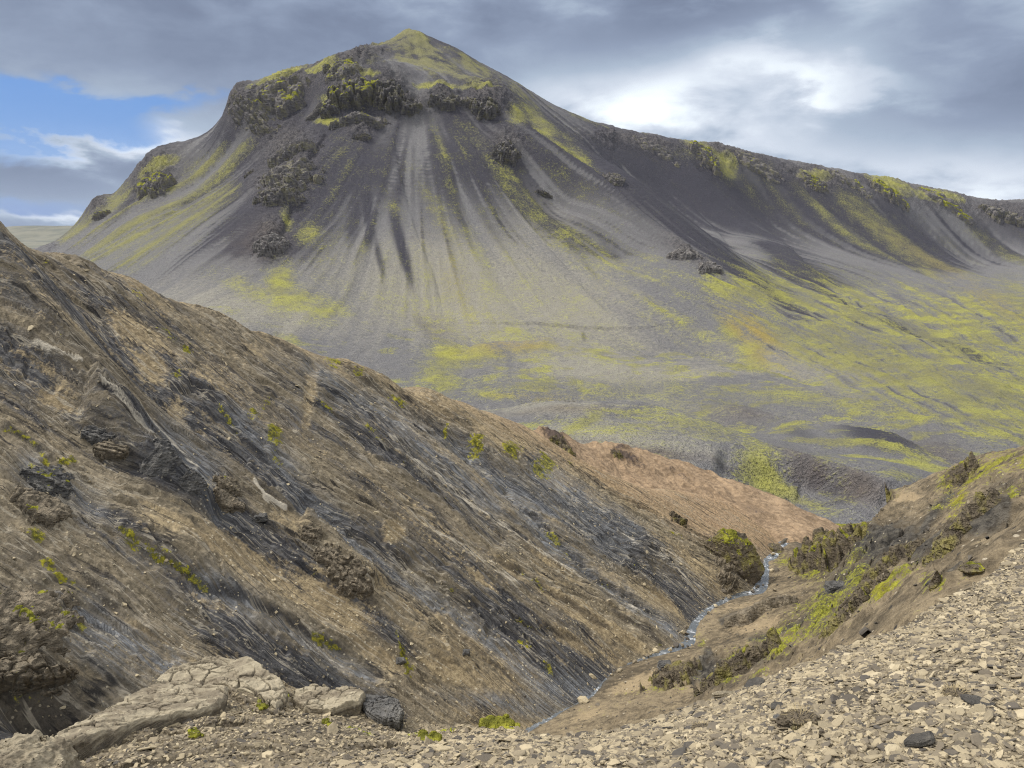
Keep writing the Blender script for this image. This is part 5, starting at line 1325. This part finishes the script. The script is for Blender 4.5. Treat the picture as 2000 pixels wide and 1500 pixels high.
K('bank_bluff', 'long rounded shoulder of brown rock below the dark bluff, edged with moss', 'bluff', BK, 1660, 1178, 210, 90, 'slab', 132, M_EARTH, .10, .20, rot=-30, n=130, asym=.5)
K('bank_bluff', 'low smooth hump of brown rock beside the stream, left of the mossy cliff foot', 'bluff', BK, 1470, 1190, 170, 60, 'slab', 133, M_SLATE, .10, rot=-8, n=120, asym=.5)
K('bank_crest_rock', 'dark mossy hump on the skyline of the right bank', 'rock', BK, 1870, 926, 110, 40, 'crag', 94, M_EARTH, .2, .42, rot=-24)

# stones in and beside the stream
rs = np.random.default_rng(77)
sm = []
for k in range(8):
    v, Fq = rock_mesh((1, .8, .6), 200 + k, 'angular', 14, .5)
    me = mesh_np('stream_stone', v, Fq); me.materials.append(M_STONE1); sm.append(me)
for k in range(90):
    i = int(rs.integers(0, len(STREAM_PX) - 1)); f_ = rs.random()
    c = (1 - f_) * STREAM[3 + i] + f_ * STREAM[4 + i]
    off = rs.normal() * .30
    s = float(np.clip(np.exp(rs.normal(math.log(.12), .5)), .05, .34))
    o = bpy.data.objects.new('stream_stone', sm[k % 8]); COL.objects.link(o)
    o.location = (c[0] + S2[0] * off, c[1] + S2[1] * off, c[2] - .04 + .55 * max(off, 0) + .22 * max(-off, 0))
    o.rotation_euler = (rs.normal() * .3, rs.normal() * .3, rs.uniform(0, 6.28)); o.scale = (s, s, s)
    tag(o, 'small rough stone lying in or beside the shallow stream', 'stone', 'stones along the stream bed')

# ------------------------------------------------------------------ cracked slabs at the near edge
def slab_material():
    m, nt, b = material('cracked_tan_slab')
    co = nt.coord('Object')
    n1 = nt.noise(co, 5, 4, .6); n2 = nt.noise(co, 30, 4, .7); n3 = nt.noise(nt.vscale(co, (1, 1, 12)), 4, 3, .6)
    base = nt.mix(nt.step(n1, .38, .62), (0.165, 0.138, 0.10), (0.30, 0.26, 0.188))
    base = nt.mix(nt.step(nt.add(nt.mul(n2, .6), nt.mul(n3, .4)), .56, .7), base, (0.42, 0.37, 0.27))
    base = nt.mix(nt.mul(nt.f('crack'), .9), base, (0.045, 0.036, 0.028))
    base = nt.mix(nt.mul(nt.f('side'), nt.step(n3, .4, .6)), base, (0.13, 0.11, 0.085))
    hsv = nt.new('ShaderNodeHueSaturation'); nt.put(hsv.inputs['Color'], base); nt.put(hsv.inputs['Value'], nt.add(.6, nt.mul(n2, .8)))
    nt.l.new(hsv.outputs[0], b.inputs['Base Color'])
    bump(nt, b, nt.add(n2, n3), .7, .02)
    return m
M_SLAB = slab_material()
def slab(label, outline, k0, py0, g, thick, seed, cell=.085, lift=.03, mat=None):
    pts = np.array([P(x, y, k0 + (py0 - y) * g) for x, y in outline])
    n = 260
    cl = np.r_[pts, pts[:1]]
    L = np.r_[0, np.cumsum(np.linalg.norm(np.diff(cl, axis=0), axis=1))]
    s = np.linspace(0, L[-1], n, endpoint=False)
    B = np.stack([np.interp(s, L, cl[:, i]) for i in range(3)], -1)
    c = pts.mean(0)
    th = s / L[-1] * 2 * np.pi
    wob = 1 + .09 * fbm2(np.cos(th) * 6, np.sin(th) * 6, 4, seed)
    rad = B - c
    nr, ns = 90, 16
    rows = []; crk = []; sd = []
    fr = np.linspace(0.004, 1, nr)
    Xt = c[None, None] + rad[None] * wob[None, :, None] * fr[:, None, None]
    wx = .35 * fbm2(Xt[..., 0] / .2, Xt[..., 1] / .2, 3, seed + 1); wy = .35 * fbm2(Xt[..., 0] / .2, Xt[..., 1] / .2, 3, seed + 2)
    e1, cid = voronoi2(Xt[..., 0] / (cell * 1.5) + wx, Xt[..., 1] / (cell * 1.3) + wy, seed)
    e2, cid2 = voronoi2(Xt[..., 0] / (cell * .5) + wx, Xt[..., 1] / (cell * .45) + wy, seed + 5)
    wear = sstep(-.35, .25, fbm2(Xt[..., 0] / .3, Xt[..., 1] / .3, 2, seed + 8))
    ck = sstep(.10, .02, e1) * wear + .7 * sstep(.08, .01, e2) * sstep(.1, .4, fbm2(Xt[..., 0] / .2, Xt[..., 1] / .2, 2, seed + 9))
    Xt[..., 2] += lift + .016 * (cid - .5) + .010 * (cid2 - .5) - .026 * ck + .016 * fbm2(Xt[..., 0] / .12, Xt[..., 1] / .12, 4, seed + 3) + .035 * fbm2(Xt[..., 0] / .5, Xt[..., 1] / .5, 2, seed + 4)
    Xt[..., 2] -= .020 * sstep(.93, 1, fr)[:, None] ** 2
    dz = np.linspace(0, 1, ns + 1)[1:]
    layer = np.floor(dz * 7)
    ledge = 1 + .05 * (np.modf(np.abs(np.sin(layer * 7.3 + seed) * 999))[0] - .45) - .16 * dz
    Xs = c[None, None] + rad[None] * wob[None, :, None] * (ledge[:, None] + .02 * fbm2(np.cos(th)[None] * 9 + dz[:, None] * 3, np.sin(th)[None] * 9, 3, seed + 6))[..., None]
    Xs[..., 2] = Xt[-1:, :, 2] - thick * dz[:, None] - .0
    V = np.concatenate([Xt.reshape(-1, 3), Xs.reshape(-1, 3)])
    m = nr + ns
    i = np.arange(m - 1)[:, None]; j = np.arange(n)[None]; j2 = (j + 1) % n
    Q = np.stack([i * n + j, i * n + j2, (i + 1) * n + j2, (i + 1) * n + j], -1).reshape(-1, 4)
    # wind so that the top looks up
    a_, b_, c_ = V[Q[0, 0]], V[Q[0, 1]], V[Q[0, 2]]
    if np.cross(V[Q[n * 40, 1]] - V[Q[n * 40, 0]], V[Q[n * 40, 2]] - V[Q[n * 40, 0]])[2] < 0: Q = Q[:, ::-1]
    V -= c
    o = link('rock_slab', mesh_np('rock_slab', V, Q, {'crack': np.r_[np.clip(ck, 0, 1).ravel(), np.zeros(ns * n)], 'side': np.r_[np.zeros(nr * n), np.ones(ns * n)]}), mat or M_SLAB)
    o.location = c
    tag(o, label, 'rock slab')
    return o
slab('cracked tan slab with a steep right end, standing at the brink of the gully', [(302, 1332), (345, 1302), (430, 1287), (495, 1291), (530, 1322), (560, 1340), (559, 1372), (540, 1394), (500, 1366), (440, 1348), (370, 1342)], 4.35, 1390, .0060, .40, 1)
slab('long cracked slab sloping down to the left in front of the steep ended one', [(105, 1452), (160, 1420), (215, 1395), (270, 1366), (320, 1341), (380, 1336), (450, 1354), (436, 1384), (400, 1399), (330, 1412), (260, 1428), (180, 1456), (125, 1470)], 3.32, 1450, .0095, .30, 2, lift=.05)
slab('crumbling low slab with fine cracks, right of the tan slabs', [(572, 1356), (610, 1342), (650, 1352), (690, 1346), (715, 1362), (700, 1380), (650, 1392), (600, 1392), (575, 1380)], 4.5, 1390, .0065, .30, 3, .06)
slab('dark wet looking layered rock at the right end of the slab row', [(700, 1366), (735, 1360), (772, 1362), (788, 1392), (782, 1414), (745, 1410), (715, 1396)], 4.45, 1410, .0065, .34, 4, .05, mat=M_SLATEG)
slab('small flat slab half buried in the dirt in front of the long slab', [(330, 1448), (370, 1440), (420, 1444), (430, 1452), (380, 1462), (340, 1460)], 3.45, 1450, .008, .06, 5, .06)
R('rubble_lump', 'crumbly tan lump in the bottom left corner, cut off from the slabs by a crack', 'rock', FG, 30, 1500, 190, 80, 'crag', 96, M_SLAB, .7, rise=.1, n=56, rough=.25)

# larger slates of the near scree that stand out
def big_slate(label, px, py, w, flat, seed, tone_mat, tiltv=(0, 0)):
    pos, N = FG.at(px, py)
    k = (pos[1] * CP - pos[2] * SP) / F
    V, Q, T = stone_proto(np.random.default_rng(seed), flat, 10, .18)
    o = link('large_slate', mesh_np('large_slate', V * (w * k / 2), [Q, T], smooth=False), tone_mat)
    n = N + np.array([0, 0, .8]) + np.array([tiltv[0], tiltv[1], 0]); n /= np.linalg.norm(n)
    o.matrix_world = Matrix.Translation(Vector(pos + n * w * k * .5 * flat * .8 + np.array([0, 0, .006]))) @ Matrix(frames(n[None], np.array([.2 + seed]))[0].tolist()).to_4x4()
    tag(o, label, 'slate')
M_DSL = rock_material('dark_slate', (.060, .056, .052), (.10, .092, .080), (.16, .14, .115), 4)
M_TSL = rock_material('tan_slate', (.20, .17, .12), (.30, .255, .18), (.42, .36, .26), 4)
big_slate('flat dark slate lying alone in the middle of the near scree', 1472, 1327, 54, .10, 1, M_DSL)
big_slate('dark flat slate with pointed end, near the right edge of the scree', 1905, 1374, 62, .10, 2, M_DSL)
big_slate('long tan slate edge on to the viewer, between the two dark slates', 1412, 1354, 48, .16, 3, M_TSL)
big_slate('dark oval slate on the left part of the scree', 1518, 1376, 40, .10, 4, M_DSL)
big_slate('grey blue slate just left of the dry grass clod', 1526, 1400, 40, .08, 5, M_SLATEG)
big_slate('brown blocky slate pile beside the lower right frame edge', 1800, 1452, 60, .22, 6, M_DSL)
big_slate('broad tan slate low on the scree', 1780, 1460, 56, .14, 7, M_TSL)

# a clod with dead grass, and moss cushions
def grass_material():
    m, nt, b = material('dry_grass')
    co = nt.coord('Object'); n = nt.noise(co, 30, 2, .6)
    nt.put(b.inputs['Base Color'], nt.mix(n, (0.20, 0.15, 0.085), (0.46, 0.38, 0.22)))
    return m
def grass(root, n, spread, length, seed, mat):
    r = np.random.default_rng(seed); V, Q = [], []
    for i in range(n):
        a = r.uniform(0, 2 * np.pi); d = r.random() ** .6 * spread
        base = np.array([math.cos(a) * d, math.sin(a) * d, 0]); L = length * r.uniform(.5, 1.1)
        out = np.array([math.cos(a), math.sin(a), 0]) * r.uniform(.3, 1.0) + r.normal(size=3) * .25
        side = np.cross(out, [0, 0, 1.0]); side /= np.linalg.norm(side) + 1e-6
        m = 5; s0 = len(V)
        for k in range(m):
            t = k / (m - 1)
            c = base + np.array([0, 0, 1]) * L * (t - .55 * t * t) + out * L * .6 * t * t
            w = .0018 * (1 - t * .8)
            V += [c - side * w, c + side * w]
        for k in range(m - 1): Q.append((s0 + 2 * k, s0 + 2 * k + 1, s0 + 2 * k + 3, s0 + 2 * k + 2))
    return link('blades', mesh_np('blades', np.array(V), np.array(Q)), mat, root)
M_GRASS = grass_material()
def tuft(label, px, py, n, spread, length, seed, clod=None):
    pos, N = FG.at(px, py)
    root = bpy.data.objects.new('grass_tuft', None); COL.objects.link(root); root.location = pos; root.empty_display_size = .05
    grass(root, n, spread, length, seed, M_GRASS)
    v, Fq = rock_mesh(clod or (spread * 2.0, spread * 1.6, spread * .9), seed, 'crag', 26, .4)
    link('clod', mesh_np('clod', v, Fq), M_EARTH, root)
    tag(root, label, 'grass tuft')
tuft('brown earth clod with pale dead grass hanging from it, low on the scree', 1560, 1412, 260, .045, .085, 5, (.15, .10, .06))
tuft('small withered tuft among the slates on the left of the scree', 1370, 1424, 160, .04, .045, 6, (.08, .06, .03))
tuft('pale flattened dead grass beside the right hand dark slate', 1870, 1360, 200, .06, .06, 7, (.1, .08, .03))
def cushion(label, S, px, py, w, h, seed):
    pos, N = S.at(px, py)
    k = (pos[1] * CP - pos[2] * SP) / F
    r = np.random.default_rng(seed)
    if 12 not in CS: CS[12] = cube_sphere(12)
    D, Fq = CS[12]
    VV, FF = [], []; b = 0
    for i in range(26):
        c = np.array([r.normal() * w * .28, r.normal() * w * .20, 0]) * k
        s = w * k * r.uniform(.10, .24)
        v = D * s * np.array([1, 1, .75]); v = v * (1 + .25 * fbm3(D * 4 + i, 3, seed))[:, None] + c + np.array([0, 0, h * k * .25 * r.random()])
        VV.append(v); FF.append(Fq + b); b += len(v)
    v = np.concatenate(VV); Fo = np.concatenate(FF)
    o = link('moss_cushion', mesh_np('moss_cushion', v, Fo), M_MOSS); o.location = pos
    tag(o, label, 'moss')
cushion('bright green moss cushion in the notch at the steep end of the tan slab', FG, 515, 1380, 22, 22, 1)
cushion('small moss cushion in the dirt in front of the long slab', FG, 382, 1438, 20, 10, 2)
cushion('moss cushion growing by the crumbling slab', FG, 640, 1408, 18, 18, 3)
cushion('flat wide moss cushion on the brink, right of the slab row', FG, 975, 1416, 60, 10, 4)
cushion('moss cushion trailing over the dirt, left of the wide one', FG, 838, 1438, 44, 10, 5)
print('rocks', time.time() - T0)
# ------------------------------------------------------------------ far ground, distant hills
def build_far():
    m, nt, b = material('distant_heath')
    co = nt.coord('Object')
    n = nt.noise(co, 0.004, 5, 0.6)
    nt.put(b.inputs['Base Color'], nt.mix(nt.step(n, 0.4, 0.6), (0.10, 0.105, 0.085), (0.16, 0.155, 0.12)))
    na, nr = 220, 90
    a = np.linspace(-math.pi, math.pi, na)
    r = np.geomspace(120, 8800, nr)
    A, R = np.meshgrid(a, r, indexing='ij')
    X = R * np.sin(A); Y = R * np.cos(A)
    Z = -86 + fbm2(X / 900, Y / 900, 4, 2) * 14 * sstep(1500, 3000, R) - 12 * sstep(1500, 200, R)
    me = mesh_np('ground', np.stack([X, Y, Z], -1), grid_faces(na, nr)[:, ::-1])
    tag(link('ground', me, m), kind='structure')
    # low plateau far to the left
    x = np.linspace(-8800, 3000, 420); y = np.linspace(5600, 8600, 60)
    X, Y = np.meshgrid(x, y, indexing='ij')
    prof = 135 + 40 * fbm2(X / 1500, Y / 2500, 4, 5) - 70 * sstep(-3900, -5200, X)
    Z = -110 + prof * sstep(5600, 6700, Y + 250 * fbm2(X / 700, Y * 0, 3, 9)) * sstep(8600, 7600, Y) * sstep(3000, 1500, X) + 6 * fbm2(X / 200, Y / 300, 3, 4)
    me = mesh_np('hills', np.stack([X, Y, Z], -1), grid_faces(420, 60))
    tag(link('hills', me, m), kind='structure')
build_far()
def build_haze():
    # pale air between here and the far hills
    m = bpy.data.materials.new('pale_air'); m.use_nodes = True
    t = m.node_tree
    for n in list(t.nodes): t.nodes.remove(n)
    out = t.nodes.new('ShaderNodeOutputMaterial'); vol = t.nodes.new('ShaderNodeVolumePrincipled')
    vol.inputs['Color'].default_value = (0.72, 0.82, 1.0, 1); vol.inputs['Density'].default_value = 1.2e-5; vol.inputs['Anisotropy'].default_value = 0.2
    t.links.new(vol.outputs[0], out.inputs['Volume'])
    x, z0, z1 = 9600.0, -140.0, 300.0
    v = [(sx * x, sy * x, z) for z in (z0, z1) for sx, sy in ((-1, -1), (1, -1), (1, 1), (-1, 1))]
    f = [(3, 2, 1, 0), (4, 5, 6, 7), (0, 1, 5, 4), (1, 2, 6, 5), (2, 3, 7, 6), (3, 0, 4, 7)]
    o = link('haze', mesh_np('haze', np.array(v), np.array(f), smooth=False), m)
    tag(o, kind='stuff')
build_haze()

# ------------------------------------------------------------------ sky and light
SUN_EL, SUN_AZ = 50.0, -78.0      # azimuth clockwise from the view axis
def build_world():
    w = bpy.data.worlds.new('World'); SC.world = w; w.use_nodes = True
    nt = NT(w.node_tree)
    bg = w.node_tree.nodes['Background']
    sky = nt.new('ShaderNodeTexSky', sky_type='NISHITA')
    sky.sun_disc = False
    sky.sun_elevation = math.radians(SUN_EL); sky.sun_rotation = math.radians(SUN_AZ)
    sky.altitude = 300
    d = nt.new('ShaderNodeTexCoord').outputs['Generated']
    sep = nt.new('ShaderNodeSeparateXYZ'); nt.put(sep.inputs[0], d)
    x, y, z = sep.outputs
    deg = 180 / math.pi
    az = nt.mul(nt.math('ARCTAN2', x, y), deg)
    el = nt.mul(nt.math('ARCSINE', z), deg)
    # flattened cloud space: streets lie along the horizon
    cv = nt.new('ShaderNodeCombineXYZ'); nt.put(cv.inputs[0], nt.mul(az, 0.055)); nt.put(cv.inputs[1], nt.mul(el, 0.13)); cvo = cv.outputs[0]
    n1 = nt.noise(cvo, 1.0, 5, 0.52, 0.3); n2 = nt.noise(cvo, 3.1, 5, 0.55, 0.2)
    wx = nt.mul(nt.add(n1, -0.5), 16.0); wy = nt.mul(nt.add(n2, -0.5), 5.5)
    azw = nt.add(az, wx, nt.mul(nt.add(n2, -0.5), 6)); elw = nt.add(el, wy, nt.mul(nt.add(n1, -0.5), 3))
    def g(px, py, sx, sy, amp, rot=0):
        u, e = ray(px, py)
        a0 = math.degrees(math.atan(u)); e0 = math.degrees(math.atan(e * math.cos(math.radians(a0))))
        dx = nt.add(azw, -a0); dy = nt.add(elw, -e0)
        c, s = math.cos(math.radians(rot)), math.sin(math.radians(rot))
        p = nt.mul(nt.add(nt.mul(dx, c), nt.mul(dy, s)), 1 / sx); q = nt.mul(nt.add(nt.mul(dx, -s), nt.mul(dy, c)), 1 / sy)
        return nt.mul(nt.math('POWER', math.e, nt.mul(nt.add(nt.mul(p, p), nt.mul(q, q)), -1.0)), amp)
    V = nt.add(0.445, nt.mul(nt.add(n1, -0.5), 0.42), nt.mul(nt.add(n2, -0.5), 0.50))
    V = nt.add(V,
        g(1530, 150, 3.6, 1.4, .22, -6), g(1400, 95, 3.0, 1.6, .22), g(1660, 190, 4.5, 1.0, .18), g(1300, 175, 5.0, 1.8, .15), g(1480, 190, 10, 3.0, .13), g(1650, 290, 14, 1.8, .12, -8), g(1150, 210, 8, 2.4, .16), g(1900, 350, 9, 1.6, .16), g(1640, 20, 4.0, 2.0, .18),
        g(500, 70, 22, 3.6, -.16), g(1330, 40, 6.5, 1.8, -.20), g(1850, 190, 8, 3.0, -.16), g(1800, 20, 8, 1.6, -.08), g(900, 60, 10, 3, -.04),
        g(250, 275, 6.5, 1.0, .15), g(120, 265, 3.5, 0.9, .08), g(170, 330, 8, 1.4, -.15), g(60, 360, 6, 2, -.06), g(120, 420, 4, .45, .28), g(340, 265, 3, .9, .16))
    zen = nt.step(el, 19.0, 52.0)
    V = nt.add(V, nt.mul(zen, 0.8))
    ramp = nt.new('ShaderNodeValToRGB')
    e = ramp.color_ramp.elements
    e[0].position = 0.0; e[0].color = (0.105, 0.125, 0.190, 1)
    e[1].position = 1.0; e[1].color = (0.98, 1.0, 1.0, 1)
    for p, c in ((.22, (.165, .203, .287)), (.36, (.222, .270, .367)), (.50, (.32, .383, .478)), (.66, (.52, .57, .65)), (.82, (.80, .86, .90))):
        el_ = e.new(p); el_.color = (*c, 1)
    nt.put(ramp.inputs[0], V)
    cloud = ramp.outputs[0]
    cloud = nt.mix(nt.step(el, 22, 60), cloud, (1.2, 1.18, 1.14))
    Bm = nt.add(g(60, 200, 5.5, 1.5, .95), g(250, 190, 6, .8, 1.0), g(150, 240, 4, .8, .75), g(40, 400, 6, .8, .8), g(250, 250, 7, 1.0, .55), g(40, 300, 4, 1.5, .5), g(1720, 40, 4, 1.6, .25), g(1640, 335, 8, 1.0, .2))
    Bm = nt.step(nt.add(Bm, nt.mul(nt.add(n2, -0.5), 1.3), nt.mul(nt.add(n1, -0.5), .5)), 0.25, 0.95)
    blue = nt.mix(0.72, nt.vscale(sky.outputs[0], (0.10, 0.10, 0.10)), (0.035, 0.17, 0.52))
    col = nt.mix(nt.mul(Bm, 0.9), cloud, blue)
    nt.l.new(col, bg.inputs['Color'])
    bg.inputs['Strength'].default_value = 1.0
build_world()
sun = bpy.data.lights.new('sun', 'SUN'); sun.energy = 2.8; sun.angle = math.radians(12); sun.color = (1.0, 0.95, 0.86)
so = bpy.data.objects.new('sun', sun); COL.objects.link(so)
se, sa = math.radians(SUN_EL), math.radians(SUN_AZ)
from mathutils import Vector
dirv = Vector((math.sin(sa) * math.cos(se), math.cos(sa) * math.cos(se), math.sin(se)))
so.rotation_euler = dirv.to_track_quat('Z', 'Y').to_euler()
so.location = dirv * 200
vs = SC.view_settings
vs.view_transform = 'Standard'; vs.look = 'None'; vs.gamma = 1.0; vs.exposure = 0.42
vs.use_curve_mapping = False
SC.cycles.use_denoising = True; SC.cycles.denoiser = 'OPENIMAGEDENOISE'; SC.cycles.denoising_prefilter = 'NONE'; SC.cycles.denoising_input_passes = 'RGB_ALBEDO_NORMAL'
SC.cycles.pixel_filter_type = 'BLACKMAN_HARRIS'; SC.cycles.filter_width = 1.15
SC.cycles.max_bounces = 4; SC.cycles.diffuse_bounces = 2
SC.cycles.adaptive_threshold = 0.02
print('done', time.time() - T0)
